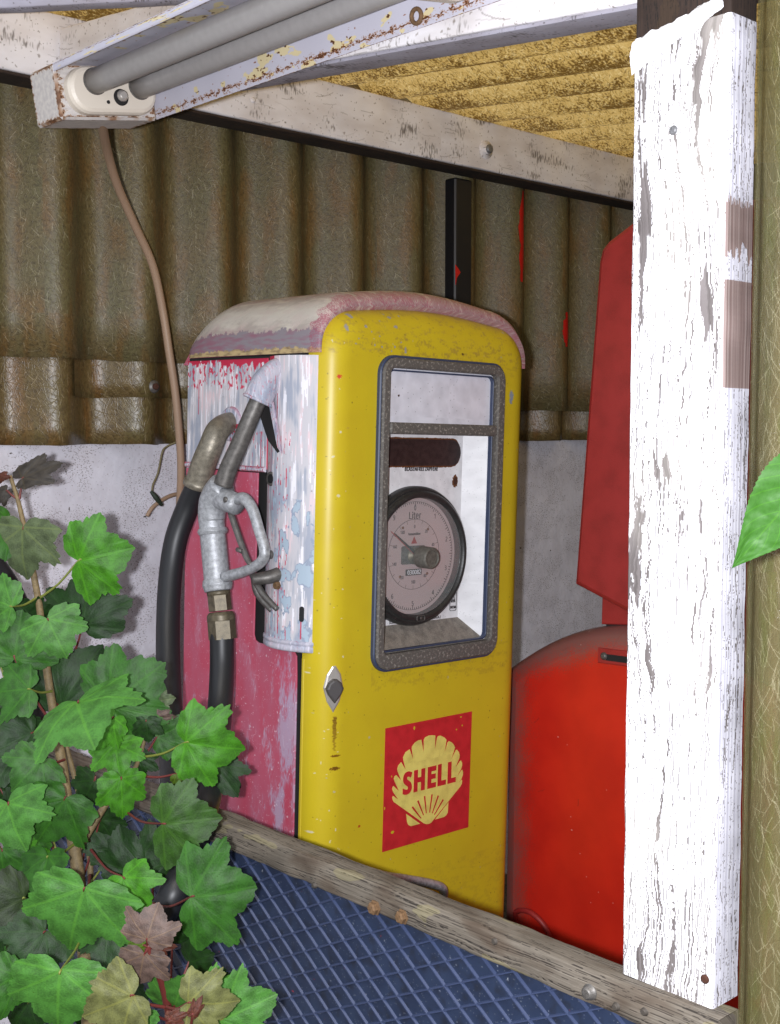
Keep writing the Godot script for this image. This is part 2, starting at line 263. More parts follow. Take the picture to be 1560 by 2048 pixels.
	# black steel upright behind the dispenser
	var up := thing("steel_upright", "black steel upright with a fleck of red paint behind the dispenser", "upright", "", move(2.319, 1.1, -2.255))
	part(up, "bar", box(0.064, 2.0, 0.04, 0.004), M.tar)
	part(up, "paint_fleck", prism(PackedVector2Array([Vector2(-0.03, -0.03), Vector2(-0.026, -0.012), Vector2(-0.012, 0.004), Vector2(-0.02, 0.012), Vector2(-0.031, 0.022)]), 0.0012), M.red_paint, move(0, 0.755, 0.02))

func build_lamp() -> void:
	# twin tube lamp on the rafter: local x across (tilted), y up, z towards the camera; origin at its lower near-left corner
	var tilt := deg_to_rad(9.0)
	var x := Vector3(cos(tilt), sin(tilt), 0)
	var lamp := thing("tube_lamp", "old twin tube lamp with a rusting white housing on the rafter, unlit", "lamp", "", Transform3D(Basis(x, Vector3(0, 0, 1).cross(x), Vector3(0, 0, 1)), Vector3(0.967, 1.949, -1.83)))
	var wl := 0.79
	# housing: end box, top plate, wall plate
	var endbox := box(0.182, 0.088, 0.084, 0.004, true)
	var e := part(lamp, "end_box", endbox, M.lamp_box, move(0.091, 0.044, -0.0425))
	e.name = "end_box"
	var plate := func(u: float, v: float) -> Vector3:
		return Vector3(0.181 + 0.0015 * sin(u * 40.0) * v, 0.001 + 0.087 * v, u * wl)
	var wallp := part(lamp, "wall_plate", sheet(plate, 0.002, 60, 6), M.lamp)
	wallp.name = "wall_plate"
	var nz := noise(71, 20.0, 2)
	var top := func(u: float, v: float) -> Vector3:
		return Vector3(0.001 + 0.179 * v, 0.0865 - 0.02 * pow(1.0 - v, 4.0) * 0.0 + 0.002 * nz.get_noise_2d(u, v), u * wl)
	part(lamp, "top_plate", sheet(top, -0.002, 60, 8), M.lamp)
	var lip := func(u: float, v: float) -> Vector3:
		return Vector3(0.001 + 0.001 * nz.get_noise_2d(u * 2, v), 0.086 - 0.012 * v, u * wl)
	part(lamp, "side_lip", sheet(lip, -0.002, 60, 3), M.lamp)
	for z in [0.0, 0.74]:
		var holder := part(lamp, "lamp_holder", prism(rounded(0.012, 0.006, 0.176, 0.081, 0.036, 10), 0.02, 0.008, false), M.holder, move(0, 0, 0.0005 + z))
		if z == 0.0:
			var rec := part(holder, "starter_hole", lathe([Vector2(0.0135, 0.0), Vector2(0.0135, 0.0014), Vector2(0.011, 0.0018)], 24), M.cavity_shade, move(0.103, 0.032, 0.02))
			rec.name = "starter_hole"
			part(holder, "starter", lathe([Vector2(0.009, 0.0), Vector2(0.0095, 0.006), Vector2(0.006, 0.009)], 10), M.chrome, move(0.104, 0.034, 0.0205))
			part(holder, "screw_hole", lathe([Vector2(0.003, 0), Vector2(0.003, 0.001), Vector2(0.002, 0.0012)], 12), M.cavity_shade, move(0.078, 0.024, 0.02))
	for p in [[0.059, 0.056], [0.142, 0.05]]:
		var t := part(lamp, "tube", tube([Vector3(p[0], p[1], 0.018), Vector3(p[0], p[1], 0.30), Vector3(p[0], p[1], 0.745)], 0.0198, 28, true, 3), M.sleeve)
		part(t, "collar", lathe([Vector2(0.0208, 0), Vector2(0.0216, 0.003), Vector2(0.0202, 0.0045)], 28), M.steel, move(p[0], p[1], 0.0185))
	# fixing tab at the near end
	var ring := part(lamp, "eye_bolt", torus(0.009, 0.003), M.rust_bolt, Transform3D(Basis(Vector3(0, 0, 1), Vector3(0, 1, 0), Vector3(-1, 0, 0)), Vector3(0.176, 0.016, 0.645)))
	ring.name = "eye_bolt"
	part(lamp, "bolt", lathe([Vector2(0.0125, 0), Vector2(0.0125, 0.008), Vector2(0.009, 0.0115)], 8), M.bolt, Transform3D(Basis(Vector3(0, 0, 1), Vector3(0, 1, 0), Vector3(-1, 0, 0)), Vector3(0.18, 0.03, 0.705)))

func torus(r: float, t: float) -> ArrayMesh:
	var f := func(u: float, v: float) -> Vector3:
		var a := u * TAU
		var b := v * TAU
		return Vector3((r + t * cos(b)) * cos(a), (r + t * cos(b)) * sin(a), t * sin(b))
	return grid(28, 10, f)

func sheet(f: Callable, thick: float, nu: int, nv: int) -> ArrayMesh:
	# a thin plate with two faces: f gives the front, the back lies thick along x for upright and along y for level plates
	var dirx: Vector3 = (f.call(1.0, 0.5) - f.call(0.0, 0.5)).cross(f.call(0.5, 1.0) - f.call(0.5, 0.0)).normalized() * thick
	var both := func(u: float, v: float) -> Vector3:
		var k := v * (nv * 2 + 1)
		if k <= nv + 0.01:
			return f.call(u, k / nv)
		return f.call(u, 1.0 - (k - nv - 1) / nv) + dirx
	return grid(nu, nv * 2 + 1, both, 1.0, 2.1)

func build_cabinet() -> void:
	# local x -> world z, local z -> towards the open side; front at x = 1.98
	var c := thing("red_cabinet", "round shouldered red metal cabinet with its lid raised, between the dispenser and the post", "cabinet", "", Transform3D(FACE_LEFT, Vector3(1.98, 0, 0)))
	var poly := PackedVector2Array()
	poly.append(Vector2(-1.797, 0.15))
	poly.append(Vector2(-1.0, 0.15))
	for k in 25:
		var t := k / 24.0
		var z := lerpf(-1.0, -1.79, t)
		poly.append(Vector2(z, 0.925 + 0.135 * (1.0 - pow(absf(z + 1.395) / 0.395, 2.2))))
	poly = ccw_of(poly)
	part(c, "body", rings([loop_at(poly, -0.4), loop_at(poly, -0.05), loop_at(inset(poly, 0.006), -0.025), loop_at(inset(poly, 0.02), -0.008), loop_at(inset(poly, 0.045), 0.0)], true, true, true), M.cabinet)
	var plate := part(c, "handle_plate", prism(PackedVector2Array([Vector2(-1.522, 0.977), Vector2(-1.30, 0.984), Vector2(-1.30, 1.016), Vector2(-1.522, 1.008)]), 0.004, 0.002), M.lid, move(0, 0, 0.0))
	part(plate, "slot", prism(PackedVector2Array([Vector2(-1.50, 0.985), Vector2(-1.31, 0.991), Vector2(-1.31, 1.004), Vector2(-1.50, 0.998)]), 0.002), M.cavity_shade, move(0, 0, 0.0032))
	part(plate, "rivet", lathe([Vector2(0.008, 0), Vector2(0.008, 0.003), Vector2(0.004, 0.006)], 16), M.steel, move(-1.505, 0.993, 0.0035))
	var lid := PackedVector2Array([Vector2(-1.586, 1.131), Vector2(-1.0, 0.94), Vector2(-1.0, 1.86), Vector2(-1.40, 1.865), Vector2(-1.455, 1.853), Vector2(-1.51, 1.825), Vector2(-1.526, 1.81), Vector2(-1.533, 1.785)])
	part(c, "lid", prism(lid, 0.055, 0.012, false), M.lid, move(0, 0, -0.05))
	part(c, "hinge_bracket", prism(PackedVector2Array([Vector2(-1.548, 1.048), Vector2(-1.40, 1.062), Vector2(-1.40, 1.14), Vector2(-1.546, 1.14)]), 0.05, 0.003), M.lid, move(0, 0, -0.09))
	part(c, "hinge_shadow", prism(PackedVector2Array([Vector2(-1.54, 1.035), Vector2(-1.40, 1.045), Vector2(-1.40, 1.068), Vector2(-1.54, 1.055)]), 0.045), M.cavity_shade, move(0, 0, -0.092))  # dark block standing in for the shadow gap below the hinge bracket
	part(c, "handle_loop", tube([Vector3(-1.735, 0.36, 0.0), Vector3(-1.725, 0.4, 0.018), Vector3(-1.68, 0.415, 0.024), Vector3(-1.64, 0.39, 0.018), Vector3(-1.63, 0.33, 0.0)], 0.006, 10), M.lid)

func build_wires() -> void:
	var drop := pts(CABLE)
	drop[0] = Vector3(1.062, 1.975, -1.872)
	var cab := single("cable", tube(drop, 0.0085, 10), M.cable, "beige cable hanging from the lamp down the corrugated wall", "cable")
	cab.name = "cable"
	single("thin_wire", tube(pts(WIRE_THIN), 0.0022, 6), M.wire, "thin olive wire curving down beside the beige cable", "wire")
	single("tape_end", tube(pts(TIE), [0.003, 0.006, 0.004], 8), M.tie, "twist of dark green tape on the cut wire end", "tape")
	single("wire_stub", tube(pts(WIRE_STUB), 0.0045, 8), M.cable, "short stub of beige wire poking out from behind the dispenser", "wire")
	single("black_hose", tube(pts(HOSE_LEFT), 0.026, 16), M.hose, "black hose hanging behind the sapling at the left edge", "hose")

func build_mat() -> void:
	# blue diamond-ribbed rubber mat hung under the rail; local x -> world z
	var z0 := -2.25
	var z1 := -0.675
	var y0 := 0.16
	var y1 := 0.80
	var m := thing("rubber_mat", "blue rubber mat with diamond ribs hanging under the wooden rail", "mat", "", Transform3D(FACE_LEFT, Vector3(1.094, 0, 0)))
	part(m, "backing", prism(PackedVector2Array([Vector2(z0, y0), Vector2(z1, y0), Vector2(z1, y1), Vector2(z0, y1)]), 0.005), M.rubber)
	var step := 0.0289
	for s in [[26.5, 0.003, 0.0], [-34.5, 0.0033, 0.011]]:
		var d := Vector2.from_angle(deg_to_rad(s[0]))
		var n := Vector2(-d.y, d.x)
		var lo := INF
		var hi := -INF
		for c in [Vector2(z0, y0), Vector2(z1, y0), Vector2(z1, y1), Vector2(z0, y1)]:
			lo = minf(lo, c.dot(n))
			hi = maxf(hi, c.dot(n))
		var o: float = lo + s[2]
		while o < hi:
			var t0 := -9.0
			var t1 := 9.0
			for k in 2:
				var a: float = ([z0, y0][k] - n[k] * o) / d[k]
				var b: float = ([z1, y1][k] - n[k] * o) / d[k]
				t0 = maxf(t0, minf(a, b))
				t1 = minf(t1, maxf(a, b))
			if t1 - t0 > 0.02:
				var mid := n * o + d * (t0 + t1) / 2
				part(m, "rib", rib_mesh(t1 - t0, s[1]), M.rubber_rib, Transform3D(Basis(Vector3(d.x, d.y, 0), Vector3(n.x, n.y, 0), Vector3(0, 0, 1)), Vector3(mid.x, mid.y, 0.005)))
			o += step

func rib_mesh(length: float, high: float) -> ArrayMesh:
	var st := begin()
	st.set_smooth_group(-1)
	var a := length / 2
	var sec := [Vector2(-0.0019, 0), Vector2(-0.0008, high), Vector2(0.0008, high), Vector2(0.0019, 0)]
	for i in 3:
		var p: Vector2 = sec[i]
		var q: Vector2 = sec[i + 1]
		quad(st, Vector3(-a, q.x, q.y), Vector3(-a, p.x, p.y), Vector3(a, p.x, p.y), Vector3(a, q.x, q.y))
	return finish_flat(st)

# ------------------------------------------------------------------ the fuel dispenser; its own axes: x across the door, y up, z out of the door; origin on the door's hose-side edge
func dense(poly: PackedVector2Array, step: float) -> PackedVector2Array:
	var out := PackedVector2Array()
	for i in poly.size():
		var a := poly[i]
		var b := poly[(i + 1) % poly.size()]
		var n := maxi(1, int(a.distance_to(b) / step))
		for k in n:
			out.append(a.lerp(b, float(k) / n))
	return out

func arch(x0: float, x1: float, y0: float, y1: float, r: float, crown: float) -> PackedVector2Array:
	# open arch from lower right over the top to lower left
	var out := PackedVector2Array([Vector2(x1, y0)])
	for i in 11:
		var a := PI / 2 * i / 10
		out.append(Vector2(x1 - r + cos(a) * r, y1 - r + sin(a) * r))
	for i in range(1, 12):
		var t := i / 12.0
		out.append(Vector2(lerpf(x1 - r, x0 + r, t), y1 + crown * sin(PI * t)))
	for i in 11:
		var a := PI / 2 + PI / 2 * i / 10
		out.append(Vector2(x0 + r + cos(a) * r, y1 - r + sin(a) * r))
	out.append(Vector2(x0, y0))
	return out

func build_pump() -> void:
	var pump := thing("fuel_dispenser", "old yellow and faded red fuel dispenser with a round dial, hose and nozzle", "fuel pump", "", Transform3D(Basis(Vector3(0.6774, 0, -0.7356), deg_to_rad(1.5)), Vector3(1.379, 1.144, -1.700)))
	part(pump, "inner_body", box(0.517, 1.41, 0.355, 0.004), M.cavity_shade, move(0.2725, -0.285, -0.236))
	part(pump, "base", box(0.53, 0.03, 0.4, 0.004), M.steel, move(0.2725, -0.985, -0.22))
	build_door(pump)
	var before := pump.get_child_count()
	build_window(pump)
	build_emblem(pump)
	for k in range(before, pump.get_child_count()): # these were laid out on the door's back plane; the door stands out from it
		pump.get_child(k).position += Vector3(-0.025, 0.002, 0.026)
	build_hood(pump)
	build_side(pump)
	build_nozzle(pump)

func build_door(pump: Node3D) -> void:
	var line := arch(0.0, 0.545, -0.92, 0.527, 0.082, 0.013)
	for c in [[0.07, PI], [0.475, PI * 1.5]]: # rounded lower corners
		for i in 9:
			var a: float = c[1] + PI / 2 * (i + 0.5) / 9
			line.append(Vector2(c[0] + cos(a) * 0.07, -0.92 + sin(a) * 0.07))
	var out := dense(line, 0.014)
	var door := ccw_of(out)
	var hole := PackedVector2Array()
	var mid := Vector2(0.2865, 0.152)
	for p in inset(door, 0.05):
		var d := p - mid
		hole.append(mid + d * minf(0.152 / maxf(absf(d.x), 1e-5), 0.275 / maxf(absf(d.y), 1e-5)))
	var list := [loop_at(door, -0.03), loop_at(door, -0.024)]
	for k in range(1, 8):
		var a := PI / 2 * k / 7
		list.append(loop_at(inset(door, 0.05 * (1.0 - cos(a))), -0.024 + 0.05 * sin(a)))
	list.append(loop_at(inset(door, 0.058), 0.026))
	list.append(loop_at(hole, 0.026))
	list.append(loop_at(hole, 0.012))
	var d := part(pump, "door", rings(list, false, false, true, 9), M.yellow)
	# folded flange below the primer column
	part(d, "flange", box(0.004, 0.86, 0.007, 0.0015), M.yellow_rim, move(0.0005, -0.54, -0.0265))
	var lock := part(d, "lock_plate", prism(PackedVector2Array([Vector2(0, -0.045), Vector2(0.013, -0.022), Vector2(0.019, 0.004), Vector2(0.014, 0.028), Vector2(0.004, 0.045), Vector2(-0.004, 0.045), Vector2(-0.014, 0.028), Vector2(-0.019, 0.004), Vector2(-0.013, -0.022)]), 0.006, 0.004), M.chrome, Transform3D(Basis(Vector3(0, 1, 0), deg_to_rad(-22)), Vector3(0.034, -0.164, 0.0185)))
	part(lock, "lock_knob", prism(PackedVector2Array([Vector2(0, -0.0235), Vector2(0.012, -0.008), Vector2(0.0165, 0.003), Vector2(0.012, 0.014), Vector2(0.004, 0.0205), Vector2(-0.004, 0.0205), Vector2(-0.012, 0.014), Vector2(-0.0165, 0.003), Vector2(-0.012, -0.008)]), 0.012, 0.004), M.lock, move(0, 0.0, 0.005))
	part(pump, "pull_bar", tube([Vector3(0.10, -0.51, 0.02), Vector3(0.137, -0.524, 0.06), Vector3(0.18, -0.539, 0.06), Vector3(0.262, -0.569, 0.06), Vector3(0.297, -0.59, 0.058), Vector3(0.309, -0.63, 0.04), Vector3(0.312, -0.66, 0.02)], 0.009, 10), M.cast)

func build_window(pump: Node3D) -> void:
	var fr := part(pump, "window_frame", ring_plate(rounded(0.146, -0.141, 0.478, 0.441, 0.032, 8), rounded(0.165, -0.112, 0.456, 0.422, 0.012, 8), 0.014, 0.003), M.frame, move(0, 0, 0.0005))
	part(fr, "seal", ring_plate(rounded(0.1415, -0.1455, 0.4825, 0.4455, 0.036, 8), rounded(0.147, -0.14, 0.477, 0.44, 0.031, 8), 0.009, 0.002), M.seal)
	part(fr, "inner_seal", ring_plate(rounded(0.1665, -0.1095, 0.4535, 0.4195, 0.012, 8), rounded(0.1695, -0.1065, 0.4505, 0.4165, 0.011, 8), 0.01, 0.001), M.seal, move(0, 0, -0.006))
	part(fr, "cross_bar", box(0.29, 0.022, 0.013, 0.003), M.frame, move(0.31, 0.311, 0.009))
	part(pump, "label_panel", prism(rounded(0.162, 0.318, 0.458, 0.424, 0.006), 0.004, 0.001), M.label_plate, move(0, 0, -0.0075))
	part(pump, "label_fleck", prism(PackedVector2Array([Vector2(0, 0), Vector2(0.003, -0.0015), Vector2(0.005, 0.0005), Vector2(0.004, 0.003), Vector2(0.001, 0.0025)]), 0.0006), M.rust_dark, move(0.197, 0.371, -0.0034))
	# recessed enamel tray
	var z := -0.05
	var x0 := 0.15
	var x1 := 0.424
	var y0 := -0.07
	var y1 := 0.302
	var tray := part(pump, "dial_panel", prism(PackedVector2Array([Vector2(x0, y0), Vector2(x1, y0), Vector2(x1, y1), Vector2(x0, y1)]), 0.003), M.enamel, move(0, 0, z - 0.003))
	for w in [["side_wall", Vector3(x1, y1, z), Vector3(x1, y0, z), Vector3(0.457, -0.113, -0.004), Vector3(0.457, 0.306, -0.004), M.enamel], ["side_wall", Vector3(x0, y0, z), Vector3(x0, y1, z), Vector3(0.162, 0.306, -0.004), Vector3(0.162, -0.113, -0.004), M.enamel], ["sill", Vector3(x1, y0, z), Vector3(x0, y0, z), Vector3(0.162, -0.113, -0.004), Vector3(0.457, -0.113, -0.004), M.sill], ["top_wall", Vector3(x0, y1, z), Vector3(x1, y1, z), Vector3(0.457, 0.306, -0.004), Vector3(0.162, 0.306, -0.004), M.enamel]]:
		var st := begin()
		st.set_smooth_group(-1)
		quad_planar(st, w[1], w[2], w[3], w[4])
		part(tray, w[0], finish_flat(st), w[5], move(0, 0, 0.003 - z))
	# sight slot with a rusty rim
	var slot := part(pump, "sight_slot", prism(ccw_of(rounded(0.085, 0.239, 0.416, 0.291, 0.0258, 10)), 0.0016), M.slot, move(0, 0, z + 0.0012))
	var rn := noise(77, 60.0, 3)
	var rim := PackedVector2Array()
	for p in dense(rounded(0.084, 0.238, 0.4175, 0.292, 0.027, 10), 0.003):
		var grow := 0.0012 + 0.0022 * maxf(0.0, rn.get_noise_2d(p.x * 3, p.y * 3) + 0.25)
		rim.append(p + Vector2(0, grow if p.y > 0.265 else -grow))
	part(slot, "rust_rim", prism(rim, 0.0008), M.rust, move(0, 0, -0.001))
	text("BLASENFREI ZAPFEN!", 0.0075, M.print, pump, "lettering", Vector3(0.308, 0.2325, z + 0.0012), 600, 0.86)
	text("SCHEIDT & BACHMANN AG. RHEYDT (RHLD.)", 0.0056, M.print, pump, "lettering", Vector3(0.303, -0.0785 + 0.0135, z + 0.0012), 600, 0.86)
	var logo := part(pump, "maker_mark", ring_plate(rounded(0.399, -0.056, 0.4185, -0.016, 0.004, 4), rounded(0.4, -0.055, 0.4175, -0.017, 0.0035, 4), 0.0008, 0.0001), M.print, move(0, 0, z + 0.0006))
	part(logo, "triangle", ring_plate(PackedVector2Array([Vector2(0.4025, -0.0385), Vector2(0.415, -0.0385), Vector2(0.4088, -0.0195)]), PackedVector2Array([Vector2(0.4042, -0.0374), Vector2(0.4134, -0.0374), Vector2(0.4088, -0.0228)]), 0.0008, 0.0001), M.print)
	text("S&B", 0.005, M.print, logo, "letters", Vector3(0.4088, -0.0345, 0.0006), 600, 0.7)
	text("DREMA", 0.0052, M.print, logo, "letters", Vector3(0.4088, -0.0485, 0.0006), 600, 0.8)
	# rust spot on the enamel
	var spot := PackedVector2Array()
	for i in 22:
		var a := TAU * i / 22
		spot.append(Vector2(0.404 + cos(a) * 0.008 * (1.0 + 0.5 * rn.get_noise_2d(cos(a) * 0.05, sin(a) * 0.05)), 0.208 + sin(a) * 0.0125 * (1.0 + 0.5 * rn.get_noise_2d(cos(a) * 0.05, sin(a) * 0.05 + 3))))
	var sp := part(pump, "rust_spot", prism(spot, 0.0006), M.rust, move(0, 0, z + 0.0005))
	var core := PackedVector2Array()
	for p in spot:
		core.append(Vector2(0.4045, 0.2085) + (p - Vector2(0.404, 0.208)) * 0.6)
	part(sp, "rust_core", prism(core, 0.0005), M.rust_dark, move(0, 0, 0.0006))
	build_dial(pump, Vector3(0.289, 0.066, z))

func build_dial(pump: Node3D, at: Vector3) -> void:
	var ring := []
	for p in [[0.137, 0.0], [0.137, 0.012], [0.134, 0.019], [0.13, 0.021], [0.1295, 0.019], [0.128, 0.026], [0.122, 0.031], [0.117, 0.029], [0.1145, 0.02], [0.114, 0.004]]:
		ring.append(loop_at(circle(0, -0.003, p[0], 72), p[1]))
	var bezel := part(pump, "dial_bezel", rings(ring, false, false, true), M.bezel, Transform3D(Basis.IDENTITY, at))
	var badge := ring_plate(rounded(-0.011, -0.1285, 0.011, -0.1175, 0.003, 3), rounded(-0.01, -0.1275, 0.01, -0.1185, 0.0025, 3), 0.0012, 0.0003)
	part(bezel, "bezel_badge", badge, M.steel, move(0, 0, 0.0305))
	part(bezel, "bezel_badge_mark", lathe([Vector2(0.003, 0), Vector2(0.003, 0.001), Vector2(0.002, 0.0014)], 6), M.steel, move(0, -0.123, 0.031))
	var dial := part(pump, "dial_face", lathe([Vector2(0.1145, 0.0), Vector2(0.1145, 0.0045), Vector2(0.114, 0.005)], 72), M.dial, Transform3D(Basis.IDENTITY, at + Vector3(0, -0.003, 0.001)))
	var st := begin()
	st.set_smooth_group(-1)
	for k in 120:
		var a := TAU * k / 120
		var long := 0.008 if k % 10 == 0 else (0.006 if k % 5 == 0 else 0.0045)
		for w in [[0.1065, long, 0.0008]]:
			var d := Vector2(sin(a), cos(a))
			var n: Vector2 = Vector2(d.y, -d.x) * w[2]
			var p: Vector2 = d * w[0]
			var q: Vector2 = d * (w[0] - w[1])
			quad(st, Vector3(p.x - n.x, p.y - n.y, 0), Vector3(q.x - n.x, q.y - n.y, 0), Vector3(q.x + n.x, q.y + n.y, 0), Vector3(p.x + n.x, p.y + n.y, 0))
	for k in 20:
		var a := TAU * k / 20
		var d := Vector2(sin(a), cos(a))
		var n := Vector2(d.y, -d.x) * 0.00045
		var p: Vector2 = d * 0.069
		var q: Vector2 = d * 0.0615
		quad(st, Vector3(p.x - n.x, p.y - n.y + 0.003, 0), Vector3(q.x - n.x, q.y - n.y + 0.003, 0), Vector3(q.x + n.x, q.y + n.y + 0.003, 0), Vector3(p.x + n.x, p.y + n.y + 0.003, 0))
	part(dial, "scale_ticks", finish_flat(st), M.print, move(0, 0, 0.0056))
	for r in [[0.1068, 0.1061, 0.0], [0.0692, 0.0684, 0.003]]:
		part(dial, "scale_ring", ring_plate(circle(0, r[2], r[0], 64), circle(0, r[2], r[1], 64), 0.0006, 0.0001), M.print, move(0, 0, 0.005))
	for k in 10:
		var a := TAU * k / 10
		text(str(k), 0.0095, M.print, dial, "numeral", Vector3(sin(a) * 0.094, cos(a) * 0.094, 0.0056), 500, 0.8)
		if k != 3:
			text(str(k * 20), 0.0065, M.print, dial, "numeral", Vector3(sin(a) * 0.0545, cos(a) * 0.0545 + 0.003, 0.0056), 400, 0.8)
	text("Liter", 0.0135, M.print, dial, "lettering", Vector3(0, 0.079, 0.0056), 500, 0.9)
	text("Gesamtliter", 0.0045, M.print, dial, "lettering", Vector3(0, 0.043, 0.0056), 600, 0.9)
	part(dial, "mark_triangle", prism(PackedVector2Array([Vector2(-0.008, 0.024), Vector2(0.008, 0.024), Vector2(0, 0.038)]), 0.0006), M.lid, move(0, 0, 0.005))
	part(dial, "level_window", prism(rounded(-0.034, -0.016, 0.03, 0.02, 0.004), 0.0008), M.steel, move(0, 0, 0.005))
	for p in [[-0.03, 0.052], [0.035, 0.047], [-0.034, -0.043], [0.036, -0.041]]:
		part(dial, "dial_screw", lathe([Vector2(0.0028, 0), Vector2(0.0028, 0.001), Vector2(0.0016, 0.0018)], 10), M.rust, move(p[0] * 1.05, p[1] * 1.0 + 0.004, 0.005))
	var counter := part(dial, "counter", box(0.042, 0.012, 0.003, 0.0005), M.black, move(0, -0.032, 0.0062))
	text("030082", 0.0085, M.enamel, counter, "digits", Vector3(0, 0, 0.0019), 500, 0.95)
	for s in [[-0.07, 0.05, 0.0016, M.lid], [-0.065, 0.047, 0.002, M.black]]:
		var tip := Vector2(s[0], s[1])
		var n: Vector2 = tip.normalized().orthogonal() * s[2]
		part(dial, "pointer", prism(PackedVector2Array([n * 1.6, -n * 1.6, tip - n * 0.4, tip + n * 0.4]), 0.001), s[3], move(0, 0.001, 0.013 if s[3] == M.lid else 0.017))
	part(dial, "pointer_hub", lathe([Vector2(0.017, 0.005), Vector2(0.0165, 0.009), Vector2(0.0085, 0.010), Vector2(0.0085, 0.021)], 32), M.bronze)
	part(bezel, "dial_glass", lathe([Vector2(0.1135, 0.0), Vector2(0.1135, 0.0015)], 72), M.glass, move(0, -0.003, 0.0225))
	var k := part(bezel, "setting_knob", lathe([Vector2(0.012, 0.0245), Vector2(0.0205, 0.026), Vector2(0.0215, 0.028), Vector2(0.021, 0.056), Vector2(0.0195, 0.0585), Vector2(0.0155, 0.0592), Vector2(0.015, 0.0575)], 36), M.knob, move(0, -0.003, 0))
	k.name = "setting_knob"

func poly_of(a) -> PackedVector2Array:
	var out := PackedVector2Array()
	for p in a:
		out.append(Vector2(p[0], p[1]))
	return out

func build_emblem(pump: Node3D) -> void:
	# square sticker on the door with a scallop and five letters
	var s := part(pump, "sticker", prism(dense(PackedVector2Array([Vector2(0.1845, -0.4945), Vector2(0.4215, -0.4945), Vector2(0.4215, -0.2555), Vector2(0.1845, -0.2555)]), 0.01), 0.0006), M.sticker_red, move(0, 0, 0.0002))
	s.set_meta("label", "red square sticker with a yellow scallop shell")
	part(s, "scallop", prism(poly_of(SHELL_FAN), 0.0005), M.sticker_yellow, move(0, 0, 0.0007))
	part(s, "scallop_foot", prism(poly_of(SHELL_FOOT_A), 0.0005), M.sticker_yellow, move(0, 0, 0.0007))
	part(s, "scallop_foot", prism(poly_of(SHELL_FOOT_B), 0.0005), M.sticker_yellow, move(0, 0, 0.0007))
	for q in [[0.2600, -0.4211, 0.2847, -0.4484], [0.2745, -0.4114, 0.2912, -0.4432], [0.2925, -0.4057, 0.2988, -0.4411], [0.3132, -0.4060, 0.3077, -0.4414], [0.3308, -0.4118, 0.3152, -0.4443], [0.3450, -0.4224, 0.3213, -0.4484]]:
		var a := Vector2(q[0], q[1])
		var b := Vector2(q[2], q[3])
		var n := (b - a).normalized().orthogonal()
		part(s, "rib_stripe", prism(PackedVector2Array([a + n * 0.0019, a - n * 0.0019, b - n * 0.001, b + n * 0.001]), 0.0005), M.sticker_red, move(0, 0, 0.0013))
	text("SHELL", 0.0402, M.sticker_red, s, "lettering", Vector3(0.3045, -0.3735, 0.0016), 900, 0.89)
	for q in [[0.2602, -0.2658, 0.0026, 0.0036], [0.2097, -0.4606, 0.005, 0.003], [0.3894, -0.2623, 0.003, 0.0014], [0.3939, -0.2802, 0.0018, 0.0018], [0.3776, -0.2861, 0.002, 0.0018], [0.2035, -0.351, 0.0015, 0.002], [0.1875, -0.41, 0.0016, 0.003]]:
		var f := PackedVector2Array()
		for i in 7:
			f.append(Vector2(cos(TAU * i / 7) * q[2] * (0.8 + 0.3 * (i % 3) / 2.0), sin(TAU * i / 7) * q[3]))
		part(s, "worn_fleck", prism(f, 0.0004), M.yellow_rim, move(q[0], q[1], 0.0007))

func build_hood(pump: Node3D) -> void:
	var a := arch(-0.006, 0.553, 0.444, 0.562, 0.1, 0.016)
	a.reverse()
	var n := a.size()
	var run := [0.0]
	for i in range(1, n):
		run.append(run[i - 1] + a[i].distance_to(a[i - 1]))
	var at := func(t: float) -> Vector2:
		var d: float = t * run[n - 1]
		for i in range(1, n):
			if run[i] >= d:
				return a[i - 1].lerp(a[i], (d - run[i - 1]) / maxf(run[i] - run[i - 1], 1e-6))
		return a[n - 1]
	var mid := Vector2(0.2725, 0.40)
	var shape := func(u: float, v: float) -> Vector3:
		var p: Vector2 = at.call(u)
		# v = 0 is tucked in behind the door; then the edge rolls up and over, runs back and rolls down behind
		var w := maxf(v - 0.04, 0.0) / 0.96
		var near := clampf(1.0 - w / 0.13, 0, 1)
		var f := 1.0 - sqrt(maxf(0.0, 1.0 - near * near))
		var back := clampf((w - 0.72) / 0.28, 0, 1)
		var k := 1.0 - sqrt(maxf(0.0, 1.0 - back * back))
		var tuck := 0.08 if v <= 0.0001 else 0.0
		return Vector3(lerpf(p.x, mid.x, 0.05 * k + 0.022 * f + tuck), 0.444 + (p.y - 0.444) * (1.0 - 0.8 * k - 0.24 * f - tuck), -0.022 if tuck > 0 else 0.006 - 0.434 * w)
	part(pump, "hood", grid(90, 50, shape, 1, 1), M.hood)
	part(pump, "hood_back", prism(PackedVector2Array([Vector2(0.0, 0.43), Vector2(0.545, 0.43), Vector2(0.52, 0.463), Vector2(0.02, 0.463)]), 0.01), M.faded_red, move(0, 0, -0.437))
	part(pump, "hood_seam", box(0.545, 0.012, 0.40, 0.002), M.cavity_shade, move(0.2735, 0.438, -0.218))

